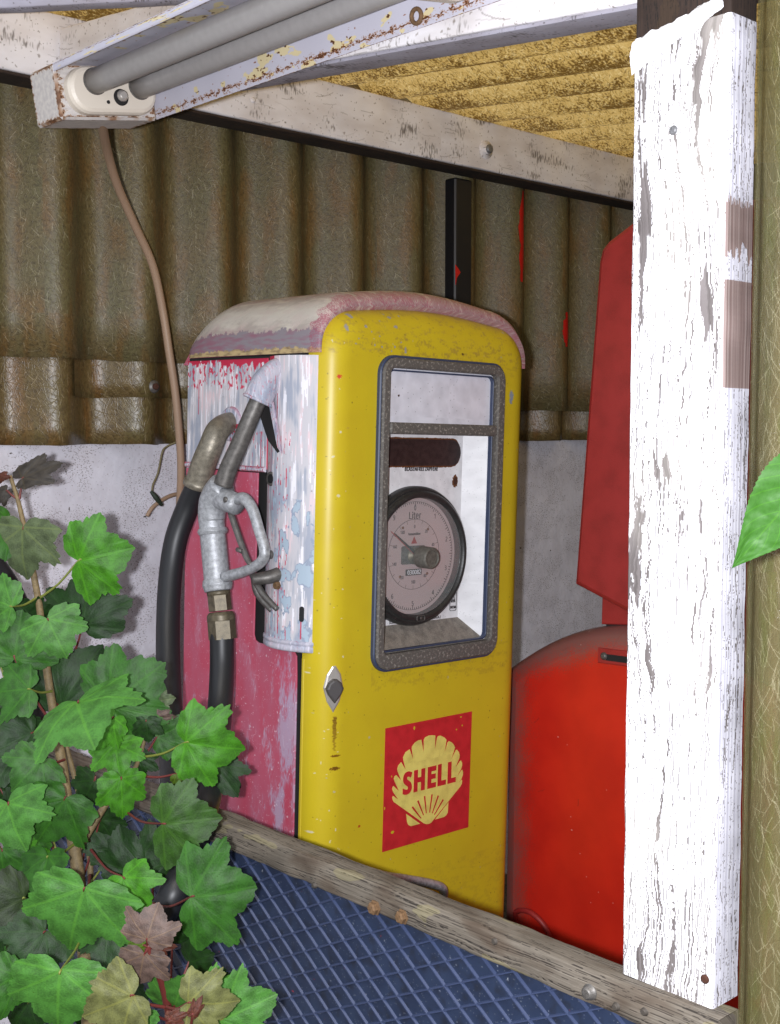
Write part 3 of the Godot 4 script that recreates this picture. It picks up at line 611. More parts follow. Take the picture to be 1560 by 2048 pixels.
func build_side(pump: Node3D) -> void:
	var side := Transform3D(FACE_LEFT, Vector3(0.012, 0, 0))
	var up := part(pump, "upper_side_panel", prism(PackedVector2Array([Vector2(-0.421, 0.229), Vector2(-0.15, 0.229), Vector2(-0.15, 0.4385), Vector2(-0.421, 0.4385)]), 0.012, 0.002), M.primer, side)
	part(up, "lip", prism(PackedVector2Array([Vector2(-0.421, 0.224), Vector2(-0.15, 0.224), Vector2(-0.15, 0.234), Vector2(-0.421, 0.234)]), 0.006, 0.003), M.primer_plain, move(0, 0, 0.0115))
	var low := PackedVector2Array([Vector2(-0.421, -0.98), Vector2(-0.046, -0.98), Vector2(-0.046, -0.15), Vector2(-0.048, -0.11), Vector2(-0.055, -0.103), Vector2(-0.165, -0.102), Vector2(-0.176, -0.098), Vector2(-0.18, -0.088), Vector2(-0.176, 0.222), Vector2(-0.421, 0.222)])
	var lower := part(pump, "lower_side_panel", prism(low, 0.003, 0.001), M.faded_red, Transform3D(FACE_LEFT, Vector3(0.003, 0, 0)))
	part(lower, "screw_hole", lathe([Vector2(0.0065, 0), Vector2(0.0065, 0.0008), Vector2(0.005, 0.001)], 18), M.black, move(-0.217, -0.391, 0.0028))
	for x in [0.535]:
		part(pump, "far_side_panel", box(0.01, 1.42, 0.38, 0.003), M.faded_red, move(x, -0.27, -0.236))
	part(pump, "back_panel", box(0.52, 1.42, 0.01, 0.003), M.faded_red, move(0.2725, -0.27, -0.421))
	# bulging primer column beside the door
	var colm := func(u: float, v: float) -> Vector3:
		var b: float = pow(maxf(sin(PI * clampf(u, 0, 1)), 0.0), 0.75)
		return Vector3(0.004 - 0.028 * b, lerpf(0.4395, -0.09, v), lerpf(-0.149, -0.006, u))
	var m: StandardMaterial3D = M.primer.duplicate()
	m.uv1_offset = Vector3(1.0 - 0.149 / 0.43, 0.0105 / 0.55, 0)
	var column := part(pump, "column", grid(24, 30, colm, 0.143, 0.5295), m)
	var foot := func(r: float, y: float) -> Array:
		var out := []
		for i in 25:
			var u := i / 24.0
			var b: float = pow(maxf(sin(PI * u), 0.0), 0.75)
			out.append(Vector3(0.004 - (0.028 + r) * b, y, lerpf(-0.149 - r * 0.5, -0.006 + r * 0.5, u)))
		return out
	var rows := [foot.call(0.0, -0.078), foot.call(0.005, -0.08), foot.call(0.0055, -0.0845), foot.call(0.001, -0.087), foot.call(0.004, -0.089), foot.call(0.005, -0.0965), foot.call(0.001, -0.0985), foot.call(-0.028, -0.0985)]
	var rim := func(u: float, v: float) -> Vector3:
		return rows[roundi(v * (rows.size() - 1))][roundi(u * 24)]
	part(column, "foot_rim", grid(24, rows.size() - 1, rim, 0.157, 0.04), M.primer_plain)
	var out_at := func(y: float, z: float, push: float) -> Vector3:
		var b := pow(maxf(sin(PI * clampf((z + 0.149) / 0.143, 0, 1)), 0.0), 0.75)
		return Vector3(0.004 - 0.028 * b - push, y, z)
	part(column, "hole", lathe([Vector2(0.0125, -0.001), Vector2(0.0135, 0.0016), Vector2(0.0095, 0.0018)], 24), M.steel, Transform3D(FACE_LEFT, out_at.call(0.214, -0.108, 0.0)))
	part(column, "hole_inside", lathe([Vector2(0.0088, 0), Vector2(0.0088, 0.0022), Vector2(0.007, 0.0024)], 20), M.black, Transform3D(FACE_LEFT, out_at.call(0.214, -0.108, 0.0)))
	part(column, "peg", lathe([Vector2(0.008, -0.004), Vector2(0.0085, 0.02), Vector2(0.007, 0.022)], 18), M.steel, Transform3D(FACE_LEFT, out_at.call(0.074, -0.1, 0.0)))
	part(column, "slot", prism(rounded(-0.0045, -0.014, 0.0045, 0.014, 0.0042, 5), 0.0024), M.black, Transform3D(Basis(Vector3(0, 1, 0), deg_to_rad(-64)), out_at.call(-0.028, -0.023, -0.0008)))
	# hooded mouth that takes the spout
	var mouth := part(pump, "spout_mouth", tube([Vector3(0.006, 0.436, -0.086), Vector3(-0.018, 0.415, -0.098), Vector3(-0.036, 0.39, -0.108), Vector3(-0.047, 0.357, -0.116)], [0.008, 0.021, 0.0265, 0.028], 24, false), M.primer_plain)
	part(mouth, "mouth_rim", tube(ring_path(Vector3(-0.047, 0.357, -0.116), Vector3(-0.011, -0.033, -0.008), 0.027), 0.003, 8, false, 1), M.primer_plain)
	part(pump, "spout_slot_shade", prism(PackedVector2Array([Vector2(-0.15, 0.345), Vector2(-0.1, 0.355), Vector2(-0.072, 0.268), Vector2(-0.085, 0.262), Vector2(-0.115, 0.285)]), 0.012), M.cavity_shade, Transform3D(FACE_LEFT, Vector3(-0.012, 0, 0)))  # dark block painted as the shaded hollow below the mouth
	part(pump, "slot_flap", prism(PackedVector2Array([Vector2(-0.105, 0.352), Vector2(-0.093, 0.355), Vector2(-0.064, 0.262), Vector2(-0.076, 0.272)]), 0.004, 0.001), M.primer_plain, Transform3D(FACE_LEFT, Vector3(-0.028, 0, 0)))
	# brass elbow and cradle
	var elbow := part(pump, "elbow", tube([Vector3(0.03, 0.315, -0.27), Vector3(-0.01, 0.314, -0.262), Vector3(-0.045, 0.299, -0.246), Vector3(-0.06, 0.268, -0.247), Vector3(-0.066, 0.232, -0.262), Vector3(-0.068, 0.196, -0.275)], [0.02, 0.021, 0.023, 0.0235, 0.0245, 0.026], 22), M.brass)
	part(elbow, "collar", tube([Vector3(-0.068, 0.203, -0.2725), Vector3(-0.0685, 0.192, -0.277)], 0.0285, 22, true, 2), M.brass)
	part(elbow, "wall_flange", lathe([Vector2(0.034, 0.0), Vector2(0.034, 0.003), Vector2(0.03, 0.005)], 24), M.primer_plain, Transform3D(FACE_LEFT, Vector3(0.0, 0.313, -0.264)))
	var cradle := part(pump, "nozzle_cradle", tube([Vector3(0.0, 0.045, -0.075), Vector3(-0.035, 0.035, -0.085), Vector3(-0.06, 0.03, -0.105)], [0.016, 0.013, 0.01], 12), M.steel)
	part(cradle, "cradle_arm", tube([Vector3(-0.045, 0.036, -0.125), Vector3(-0.045, 0.005, -0.095), Vector3(-0.035, -0.022, -0.062)], [0.007, 0.006, 0.005], 8), M.steel)
	part(cradle, "cradle_arm", tube([Vector3(-0.03, 0.036, -0.14), Vector3(-0.03, 0.0, -0.13), Vector3(-0.02, -0.03, -0.098)], [0.008, 0.007, 0.005], 8), M.steel)
	part(cradle, "cradle_bolt", lathe([Vector2(0.008, -0.02), Vector2(0.008, 0.01), Vector2(0.006, 0.012)], 6), M.rust_bolt, Transform3D(FACE_LEFT, Vector3(-0.02, 0.02, -0.075)))

func ring_path(c: Vector3, n: Vector3, r: float) -> Array:
	var a := n.cross(Vector3.UP).normalized()
	var b := n.normalized().cross(a)
	var out := []
	for i in 33:
		out.append(c + (a * cos(TAU * i / 32) + b * sin(TAU * i / 32)) * r)
	return out

func build_nozzle(pump: Node3D) -> void:
	var nz := part(pump, "nozzle", tube([Vector3(-0.085, 0.200, -0.170), Vector3(-0.085, 0.185, -0.187), Vector3(-0.085, 0.165, -0.199), Vector3(-0.085, 0.14, -0.203), Vector3(-0.085, 0.115, -0.2), Vector3(-0.085, 0.008, -0.179)], [0.0245, 0.026, 0.027, 0.0255, 0.024, 0.0245], 24), M.cast)
	part(nz, "spout", tube([Vector3(-0.03, 0.395, -0.106), Vector3(-0.047, 0.36, -0.113), Vector3(-0.06, 0.321, -0.123), Vector3(-0.07, 0.275, -0.14), Vector3(-0.08, 0.233, -0.157), Vector3(-0.085, 0.2, -0.168)], [0.0155, 0.0155, 0.016, 0.0165, 0.017, 0.018], 20), M.steel)
	part(nz, "collar", tube([Vector3(-0.085, 0.118, -0.2), Vector3(-0.085, 0.112, -0.199), Vector3(-0.085, 0.106, -0.198)], [0.026, 0.0285, 0.026], 24), M.cast)
	part(nz, "collar", tube([Vector3(-0.085, 0.024, -0.182), Vector3(-0.085, 0.014, -0.18), Vector3(-0.085, 0.002, -0.177)], [0.026, 0.0285, 0.025], 24), M.cast)
	part(nz, "valve_block", tube([Vector3(-0.085, 0.178, -0.19), Vector3(-0.083, 0.172, -0.155), Vector3(-0.081, 0.166, -0.128)], [0.022, 0.021, 0.0195], 14), M.cast)
	part(nz, "pivot_screw", lathe([Vector2(0.0055, 0), Vector2(0.0055, 0.003), Vector2(0.003, 0.004)], 12), M.steel, Transform3D(FACE_LEFT, Vector3(-0.0995, 0.175, -0.137)))
	part(nz, "guard", tube([Vector3(-0.08, 0.176, -0.128), Vector3(-0.079, 0.178, -0.108), Vector3(-0.077, 0.16, -0.086), Vector3(-0.075, 0.124, -0.068), Vector3(-0.073, 0.088, -0.053), Vector3(-0.073, 0.066, -0.064), Vector3(-0.078, 0.046, -0.105), Vector3(-0.084, 0.03, -0.16)], [0.011, 0.011, 0.0105, 0.01, 0.01, 0.01, 0.0095, 0.011], 12), M.cast)
	part(nz, "lever", tube([Vector3(-0.081, 0.15, -0.148), Vector3(-0.08, 0.102, -0.119), Vector3(-0.08, 0.07, -0.096), Vector3(-0.08, 0.06, -0.083)], [0.006, 0.006, 0.0055, 0.004], 8), M.steel)
	part(nz, "lever_peg", tube([Vector3(-0.086, 0.085, -0.118), Vector3(-0.086, 0.083, -0.104)], 0.0045, 8, true, 1), M.steel)
	part(nz, "hex_nut", tube([Vector3(-0.085, 0.002, -0.1765), Vector3(-0.085, -0.006, -0.175)], 0.022, 20, true, 1), M.bronze)
	part(nz, "hex_nut", tube([Vector3(-0.085, -0.006, -0.175), Vector3(-0.085, -0.034, -0.169)], 0.0215, 6, true, 1), M.bronze)
	part(nz, "ring_nut", tube([Vector3(-0.085, -0.036, -0.1685), Vector3(-0.085, -0.042, -0.1675), Vector3(-0.085, -0.052, -0.166)], [0.021, 0.026, 0.0265], 24), M.bronze)
	part(nz, "hex_nut", tube([Vector3(-0.085, -0.052, -0.166), Vector3(-0.085, -0.086, -0.1605)], 0.026, 6, true, 1), M.bronze)
	# one hose: from the elbow over the rail, round its loop and up to the nozzle
	var inv := pump.transform.affine_inverse()
	var path := []
	for p in pts(HOSE_FEED):
		path.append(inv * p)
	var up := pts(HOSE_NOZZLE)
	for k in range(up.size() - 2, -1, -1):
		path.append(inv * up[k])
	path.append(Vector3(-0.085, -0.08, -0.1615))
	part(pump, "hose", tube(path, 0.0225, 20, true, 8), M.hose)

# ------------------------------------------------------------------ saplings
func leaf_mesh(seed_: int) -> ArrayMesh:
	# five-lobed toothed blade one unit long: foot at the origin, tip up +y, upper face +z
	var nz := noise(200 + seed_, 1.0, 3)
	rng.seed = 900 + seed_
	# right half of the outline, from the tip to the notch at the foot
	var half := [[0.0, 0.98], [0.07, 0.915], [0.14, 0.885], [0.185, 0.8], [0.265, 0.75], [0.285, 0.66], [0.315, 0.585], [0.38, 0.62], [0.45, 0.615], [0.53, 0.65], [0.59, 0.615], [0.65, 0.595], [0.62, 0.52], [0.64, 0.45], [0.57, 0.37], [0.6, 0.31], [0.535, 0.245], [0.575, 0.185], [0.6, 0.1], [0.63, 0.0], [0.54, -0.07], [0.46, -0.1], [0.42, -0.17], [0.3, -0.18], [0.2, -0.2], [0.1, -0.15], [0.03, -0.06]]
	var raw := PackedVector2Array()
	for side in [-1.0, 1.0]:
		var lobe := rng.randf_range(0.9, 1.1)
		var base := rng.randf_range(0.85, 1.15)
		var one := PackedVector2Array()
		for q in half:
			var p := Vector2(q[0] * side, q[1])
			var a: float = absf(p.angle_to(Vector2(0, 1)))
			p *= lerpf(1.0, lobe, clampf(1.0 - absf(a - 0.83) / 0.4, 0, 1)) * lerpf(1.0, base, clampf(1.0 - absf(a - 1.65) / 0.5, 0, 1)) * (1.0 + 0.05 * nz.get_noise_2d(q[0] * 9 * side, q[1] * 9))
			one.append(p)
		if side < 0:
			one.reverse()
			raw = one
		else:
			one.remove_at(0)
			raw.append_array(one)
	var radius := []
	var angle := []
	var crease := []
	for i in raw.size() - 1:
		var p := raw[i]
		var q := raw[i + 1]
		for k in 3:
			var w := p.lerp(q, k / 3.0)
			w *= 1.0 + (0.018 if k == 1 else 0.0) + 0.015 * nz.get_noise_2d(i * 3.7 + k, 4)
			radius.append(w.length())
			angle.append(atan2(w.x, w.y))
	radius.append(raw[-1].length())
	angle.append(atan2(raw[-1].x, raw[-1].y))
	for a in angle:
		var near := 9.0
		for l in [0.0, 0.83, -0.83, 1.6, -1.6]:
			near = minf(near, absf(a - l))
		crease.append(near)
	var n := radius.size() - 1
	var m := 8
	var droop := rng.randf_range(0.12, 0.3)
	var cup := rng.randf_range(-0.06, 0.16)
	var twist := rng.randf_range(-0.12, 0.12)
	var st := begin()
	st.set_smooth_group(0)
	for j in m + 1:
		for i in n + 1:
			var a: float = angle[i]
			var r: float = radius[i] * j / m
			var x := sin(a) * r
			var y := cos(a) * r
			var z := -droop * r * r + cup * absf(x) + twist * x * y
			z += 0.07 * r * minf(crease[i], 0.4) + 0.06 * nz.get_noise_2d(x * 1.3, y * 1.3) + 0.008 * nz.get_noise_2d(x * 5, y * 5 + 5)
			st.set_uv(Vector2(0.5 + x / 2.4, 0.62 - y / 2.0))
			st.add_vertex(Vector3(x, y, z))
	for j in m:
		for i in n:
			var p := j * (n + 1) + i
			for k in [p, p + n + 1, p + n + 2, p, p + n + 2, p + 1]:
				st.add_index(k)
	st.generate_normals()
	return st.commit()

func grow(plant: Node3D, rows: Array) -> void:
	var k := 0
	for r in rows:
		var kind: String = r[0]
		var o := Vector3(r[1], r[2], r[3])
		var axis := Vector3(r[4], r[5], r[6])
		var n := Vector3(r[7], r[8], r[9]).normalized()
		var l := axis.length()
		var y := axis / l
		l *= 1.1
		n = (n - y * n.dot(y)).normalized()
		var x := y.cross(n)
		k += 1
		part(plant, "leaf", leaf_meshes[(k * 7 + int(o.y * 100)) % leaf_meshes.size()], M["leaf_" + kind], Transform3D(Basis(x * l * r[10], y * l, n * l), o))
		var root := Vector3(r[11], r[12], r[13])
		var mid := (root + o) / 2 + Vector3(0, -0.06 * root.distance_to(o), 0)
		var pm: Material = M.stem_red if (k % 3 != 0 or kind in ["p", "r", "t"]) else M.stem_green
		part(plant, "leaf_stalk", tube([root, mid, o - n * 0.001, o + y * l * 0.05], [0.0024, 0.0018, 0.0015, 0.0008], 6, false, 4), pm)

func build_plants() -> void:
	for s in 9:
		leaf_meshes.append(leaf_mesh(s))
	var tall := thing("maple_sapling", "tall leafy maple sapling growing up against the white wall at the left", "sapling", "maple saplings")
	part(tall, "stem", tube(pts(STEM_TALL), [0.003, 0.0035, 0.0042, 0.005, 0.0055, 0.006, 0.0065, 0.007, 0.0085, 0.009, 0.0095, 0.01, 0.011, 0.012, 0.014], 12), M.stem)
	part(tall, "side_stem", tube(pts(STEM_SIDE), [0.003, 0.0032, 0.0035, 0.004, 0.0055, 0.006, 0.006], 8), M.stem)
	part(tall, "back_stem", tube(pts(STEM_BACK), [0.0025, 0.003, 0.004, 0.0045, 0.005, 0.005, 0.006], 8), M.stem)
	grow(tall, LEAVES_TALL)
	grow(tall, LEAVES_SIDE)
	var young := thing("maple_sapling", "small maple sapling with purple brown young leaves in front of the blue mat", "sapling", "maple saplings")
	part(young, "stem", tube(pts(STEM_YOUNG), [0.003, 0.0035, 0.0045, 0.0055, 0.006, 0.007, 0.008], 10), M.stem_red)
	grow(young, LEAVES_YOUNG)
	# the pointed leaf that hangs in from the right edge, on a twig that lies outside the picture
	var twig := thing("leafy_twig", "single pointed bright green leaf hanging in at the right edge beside the post", "twig")
	part(twig, "twig", tube([Vector3(1.05, 1.62, -0.36), Vector3(1.0, 1.52, -0.43), Vector3(0.972, 1.462, -0.462)], [0.004, 0.003, 0.002], 8), M.stem)
	var ln := noise(301, 1.0, 3)
	var blade := func(u: float, v: float) -> Vector3:
		var w: float = 0.25 * pow(sin(PI * pow(clampf(v, 0.0, 1.0), 0.62)), 1.1)
		var s: float = (u - 0.5) * 2.0
		var tooth: float = 1.0 + (0.05 * (fposmod(v * 26.0, 1.0) - 0.5) if absf(s) > 0.95 else 0.0)
		return Vector3(s * w * tooth, v, 0.10 * absf(s) * w * 2.0 - 0.08 * v * v + 0.02 * ln.get_noise_2d(s * 2, v * 5))
	var o := Vector3(LEAF_EDGE[0][0], LEAF_EDGE[0][1], LEAF_EDGE[0][2])
	var tip := Vector3(LEAF_EDGE[1][0], LEAF_EDGE[1][1], LEAF_EDGE[1][2])
	var y := (tip - o).normalized()
	var n := (Vector3(-0.676, 0.2, 0.60) - y * Vector3(-0.676, 0.2, 0.60).dot(y)).normalized()
	var l := o.distance_to(tip)
	var m: StandardMaterial3D = M.leaf_b.duplicate()
	m.albedo_color = c8(58, 104, 36)
	m.albedo_texture = tx(paint(256, 256, func(u, v):
		var s: float = absf(u - 0.5) * 2.0
		var c := Color(0.88, 0.9, 0.88)
		if s < 0.03:
			c = Color(1, 1, 0.85)
		elif absf(fposmod(v * 9.0 - s * 2.4, 1.0) - 0.5) < 0.05:
			c = Color(0.98, 1, 0.85)
		return c.darkened(0.12 * absf(ln.get_noise_2d(u * 20, v * 20)))))
	m.heightmap_enabled = false
	part(twig, "leaf", grid(14, 80, blade, 1, 1), m, Transform3D(Basis(y.cross(n) * l, y * l, n * l), o))
	part(twig, "leaf_stalk", tube([Vector3(0.972, 1.462, -0.462), (Vector3(0.972, 1.462, -0.462) + o) / 2 + Vector3(0, 0.004, 0), o], 0.0015, 6, false, 4), M.stem_green)

# ------------------------------------------------------------------ helpers: nodes
func v3(a) -> Vector3:
	return Vector3(a[0], a[1], a[2])

func pts(a) -> Array:
	var out := []
	for p in a:
		out.append(v3(p))
	return out

func thing(called: String, label: String, category: String, group := "", at := Transform3D.IDENTITY) -> Node3D:
	var o := Node3D.new()
	o.name = called
	add_child(o, true)
	o.transform = at
	tag(o, label, category, group)
	return o

func tag(o: Node, label: String, category: String, group := "") -> void:
	o.set_meta("label", label)
	o.set_meta("category", category)
	if group != "":
		o.set_meta("group", group)

func part(parent: Node, called: String, mesh: Mesh, m: Material, at := Transform3D.IDENTITY) -> MeshInstance3D:
	var o := MeshInstance3D.new()
	o.name = called
	o.mesh = mesh
	o.material_override = m
	o.transform = at
	parent.add_child(o, true)
	return o

func single(called: String, mesh: Mesh, m: Material, label: String, category: String, group := "", at := Transform3D.IDENTITY) -> MeshInstance3D:
	var o := part(self, called, mesh, m, at)
	tag(o, label, category, group)
	return o

func structure(called: String, mesh: Mesh, m: Material, at := Transform3D.IDENTITY) -> MeshInstance3D:
	var o := part(self, called, mesh, m, at)
	o.set_meta("kind", "structure")
	return o

func move(x: float, y: float, z: float) -> Transform3D:
	return Transform3D(Basis.IDENTITY, Vector3(x, y, z))

func frame(origin: Vector3, along: Vector3, upish: Vector3) -> Transform3D:
	# local x runs along, y as near to upish as it can
	var x := along.normalized()
	var z := x.cross(upish).normalized()
	return Transform3D(Basis(x, z.cross(x), z), origin)

# ------------------------------------------------------------------ helpers: meshes
func quad(st: SurfaceTool, a: Vector3, b: Vector3, c: Vector3, d: Vector3, ua := Vector2.ZERO, ub := Vector2.ZERO, uc := Vector2.ZERO, ud := Vector2.ZERO) -> void:
	for k in [[a, ua], [c, uc], [b, ub], [a, ua], [d, ud], [c, uc]]:
		st.set_uv(k[1])
		st.add_vertex(k[0])

func planar_uv(n: Vector3, p: Vector3) -> Vector2:
	var a := n.abs()
	if a.x > a.y and a.x > a.z:
		return Vector2(p.z, -p.y)
	if a.y > a.z:
		return Vector2(p.x, p.z)
	return Vector2(p.x, -p.y)

func quad_planar(st: SurfaceTool, a: Vector3, b: Vector3, c: Vector3, d: Vector3) -> void:
	var n := (b - a).cross(c - a)
	quad(st, a, b, c, d, planar_uv(n, a), planar_uv(n, b), planar_uv(n, c), planar_uv(n, d))

func begin() -> SurfaceTool:
	var st := SurfaceTool.new()
	st.begin(Mesh.PRIMITIVE_TRIANGLES)
	return st

func finish_flat(st: SurfaceTool) -> ArrayMesh:
	st.generate_normals()
	return st.commit()

func grid(nu: int, nv: int, f: Callable, su := 1.0, sv := 1.0, flip := false) -> ArrayMesh:
	var st := begin()
	st.set_smooth_group(0)
	for j in nv + 1:
		for i in nu + 1:
			var u := float(i) / nu
			var v := float(j) / nv
			st.set_uv(Vector2(u * su, v * sv))
			st.add_vertex(f.call(u, v))
	for j in nv:
		for i in nu:
			var a := j * (nu + 1) + i
			var b := a + 1
			var c := a + nu + 2
			var d := a + nu + 1
			for k in ([a, b, c, a, c, d] if flip else [a, c, b, a, d, c]):
				st.add_index(k)
	st.generate_normals()
	return st.commit()

func rings(list: Array, cap_first := false, cap_last := false, smooth := true, flat_from := 999) -> ArrayMesh:
	# list of closed loops of Vector3 with equal counts, counter-clockwise seen from the end of the list; uv is x, y in metres
	var st := begin()
	st.set_smooth_group(0 if smooth else -1)
	var n: int = list[0].size()
	for k in list.size() - 1:
		if k >= flat_from:
			st.set_smooth_group(-1)
		for i in n:
			var j := (i + 1) % n
			var a: Vector3 = list[k][i]
			var b: Vector3 = list[k][j]
			var c: Vector3 = list[k + 1][j]
			var d: Vector3 = list[k + 1][i]
			quad(st, a, b, c, d, Vector2(a.x, -a.y), Vector2(b.x, -b.y), Vector2(c.x, -c.y), Vector2(d.x, -d.y))
	for e in [[cap_first, 0, true], [cap_last, list.size() - 1, false]]:
		if e[0]:
			st.set_smooth_group(-1)
			var loop: Array = list[e[1]]
			var flat := PackedVector2Array()
			for p in loop:
				flat.append(Vector2(p.x, p.y))
			var tri := Geometry2D.triangulate_polygon(flat)
			for t in range(0, tri.size(), 3):
				var abc := [loop[tri[t]], loop[tri[t + 1]], loop[tri[t + 2]]]
				var ccw: bool = (flat[tri[t + 1]] - flat[tri[t]]).cross(flat[tri[t + 2]] - flat[tri[t]]) > 0
				if ccw != e[2]:
					abc = [abc[0], abc[2], abc[1]]
				for p in abc:
					st.set_uv(Vector2(p.x, -p.y))
					st.add_vertex(p)
	st.generate_normals()
	return st.commit()

func loop_at(poly: PackedVector2Array, z: float) -> Array:
	var out := []
	for p in poly:
		out.append(Vector3(p.x, p.y, z))
	return out

func inset(poly: PackedVector2Array, d: float) -> PackedVector2Array:
	# moves each corner of a counter-clockwise polygon inwards by about d
	var out := PackedVector2Array()
	var n := poly.size()
	for i in n:
		var a := (poly[i] - poly[(i + n - 1) % n]).normalized()
		var b := (poly[(i + 1) % n] - poly[i]).normalized()
		var na := Vector2(-a.y, a.x)
		var nb := Vector2(-b.y, b.x)
		var m := na + nb
		out.append(poly[i] + m * (d / maxf(0.35, m.dot(na) if m.length() > 0.01 else 1.0)))
	return out

func ccw_of(poly: PackedVector2Array) -> PackedVector2Array:
	if Geometry2D.is_polygon_clockwise(poly):
		poly.reverse()
	var area := 0.0
	for i in poly.size():
		area += poly[i].cross(poly[(i + 1) % poly.size()])
	if area < 0:
		poly.reverse()
	return poly

func prism(poly: PackedVector2Array, depth: float, bevel := 0.0, smooth := false) -> ArrayMesh:
	# a plate from z = 0 to z = depth with a bevel round its front
	poly = ccw_of(poly)
	if bevel <= 0.0:
		return rings([loop_at(poly, 0), loop_at(poly, depth)], true, true, smooth)
	return rings([loop_at(poly, 0), loop_at(poly, depth - bevel), loop_at(inset(poly, bevel * 0.35), depth - bevel * 0.35), loop_at(inset(poly, bevel), depth)], true, true, smooth)

func ring_plate(outer: PackedVector2Array, inner: PackedVector2Array, depth: float, bevel: float) -> ArrayMesh:
	return rings([loop_at(outer, 0), loop_at(outer, depth - bevel), loop_at(inset(outer, bevel), depth), loop_at(inset(inner, -bevel), depth), loop_at(inner, depth - bevel), loop_at(inner, 0)], false, false, false)

func rounded(x0: float, y0: float, x1: float, y1: float, r: float, n := 6) -> PackedVector2Array:
	var out := PackedVector2Array()
	for c in [[x1 - r, y0 + r, -PI / 2], [x1 - r, y1 - r, 0.0], [x0 + r, y1 - r, PI / 2], [x0 + r, y0 + r, PI]]:
		for i in n + 1:
			var a: float = c[2] + PI / 2 * i / n
			out.append(Vector2(c[0] + cos(a) * r, c[1] + sin(a) * r))
	return out

func circle(cx: float, cy: float, r: float, n := 48) -> PackedVector2Array:
	var out := PackedVector2Array()
	for i in n:
		out.append(Vector2(cx + cos(TAU * i / n) * r, cy + sin(TAU * i / n) * r))
	return out

func box(sx: float, sy: float, sz: float, ch := 0.003, whole := false) -> ArrayMesh:
	# centred, chamfered, uv in metres per face, or each face the whole picture
	var st := begin()
	st.set_smooth_group(-1)
	var h := Vector3(sx, sy, sz) / 2
	ch = minf(ch, minf(h.x, minf(h.y, h.z)) * 0.6)
	for ax in 3:
		for s in [-1.0, 1.0]:
			var p := []
			for k in [[-1, -1], [1, -1], [1, 1], [-1, 1]]:
				var q := Vector3.ZERO
				q[ax] = s * h[ax]
				q[(ax + 1) % 3] = k[0] * (h[(ax + 1) % 3] - ch)
				q[(ax + 2) % 3] = k[1] * (h[(ax + 2) % 3] - ch)
				p.append(q)
			if s < 0:
				p.reverse()
			if whole:
				quad(st, p[0], p[1], p[2], p[3], Vector2(0, 0), Vector2(1, 0), Vector2(1, 1), Vector2(0, 1))
			else:
				quad_planar(st, p[0], p[1], p[2], p[3])
	for ax in 3:
		var b1 := (ax + 1) % 3
		var c1 := (ax + 2) % 3
		for sb in [-1.0, 1.0]:
			for sc in [-1.0, 1.0]:
				var e := []
				for k in [[-1, 0], [1, 0], [1, 1], [-1, 1]]:
					var q := Vector3.ZERO
					q[ax] = k[0] * (h[ax] - ch)
					q[b1] = sb * (h[b1] - (ch if k[1] == 1 else 0.0))
					q[c1] = sc * (h[c1] - (0.0 if k[1] == 1 else ch))
					e.append(q)
				if sb * sc > 0:
					quad_planar(st, e[0], e[1], e[2], e[3])
				else:
					quad_planar(st, e[3], e[2], e[1], e[0])
	for a in [-1.0, 1.0]:
		for b in [-1.0, 1.0]:
			for c in [-1.0, 1.0]:
				var x := Vector3(a * h.x, b * (h.y - ch), c * (h.z - ch))
				var y := Vector3(a * (h.x - ch), b * h.y, c * (h.z - ch))
				var z := Vector3(a * (h.x - ch), b * (h.y - ch), c * h.z)
				for p in ([x, z, y] if a * b * c > 0 else [x, y, z]):
					st.set_uv(planar_uv(Vector3(1, 0, 0), p))
					st.add_vertex(p)
	return finish_flat(st)

func timber(length: float, h: float, d: float, amp: float, worn: float, seed_: int, seg := 60) -> ArrayMesh:
	# a sawn board along x with worn edges, from x = 0; y from 0 to h, z from 0 to d; u runs along it in metres and v round it
	var nz := noise(seed_, 9.0, 3)
	var sec := rounded(0, 0, d, h, worn, 3)
	var n := sec.size()
	var around := [0.0]
	for i in n:
		around.append(around[i] + sec[i].distance_to(sec[(i + 1) % n]))
	var st := begin()
	st.set_smooth_group(0)
	var centre := Vector2(d / 2, h / 2)
	for j in seg + 1:
		for i in n + 1:
			var p := sec[i % n]
			var x := length * j / seg
			var o := (p - centre).normalized() * amp * nz.get_noise_3d(x * 1.3, p.x * 12.0, p.y * 12.0)
			st.set_uv(Vector2(x, around[i]))
			st.add_vertex(Vector3(x, p.y + o.y, p.x + o.x))
	for j in seg:
		for i in n:
			var a := j * (n + 1) + i
			for k in [a, a + 1, a + n + 2, a, a + n + 2, a + n + 1]:
				st.add_index(k)
	for e in 2:
		var base := (seg + 1) * (n + 1) + e * (n + 1)
		st.set_smooth_group(-1)
		st.set_uv(Vector2(length * e, 0))
		st.add_vertex(Vector3(length * e, h / 2, d / 2))
		for i in n:
			st.set_uv(Vector2(length * e + 0.01, sec[i].x))
			st.add_vertex(Vector3(length * e, sec[i].y, sec[i].x))
		for i in n:
			var p := base + 1 + i
			var q := base + 1 + (i + 1) % n
			for k in ([base, q, p] if e == 0 else [base, p, q]):
				st.add_index(k)
	st.generate_normals()
	return st.commit()

func smooth_path(p: Array, per := 6) -> Array:
	var out := []
	for i in p.size() - 1:
		var a: Vector3 = p[maxi(i - 1, 0)]
		var b: Vector3 = p[i]
		var c: Vector3 = p[i + 1]
		var d: Vector3 = p[mini(i + 2, p.size() - 1)]
		for k in per:
			out.append(b.cubic_interpolate(c, a, d, float(k) / per))
	out.append(p[-1])
	return out

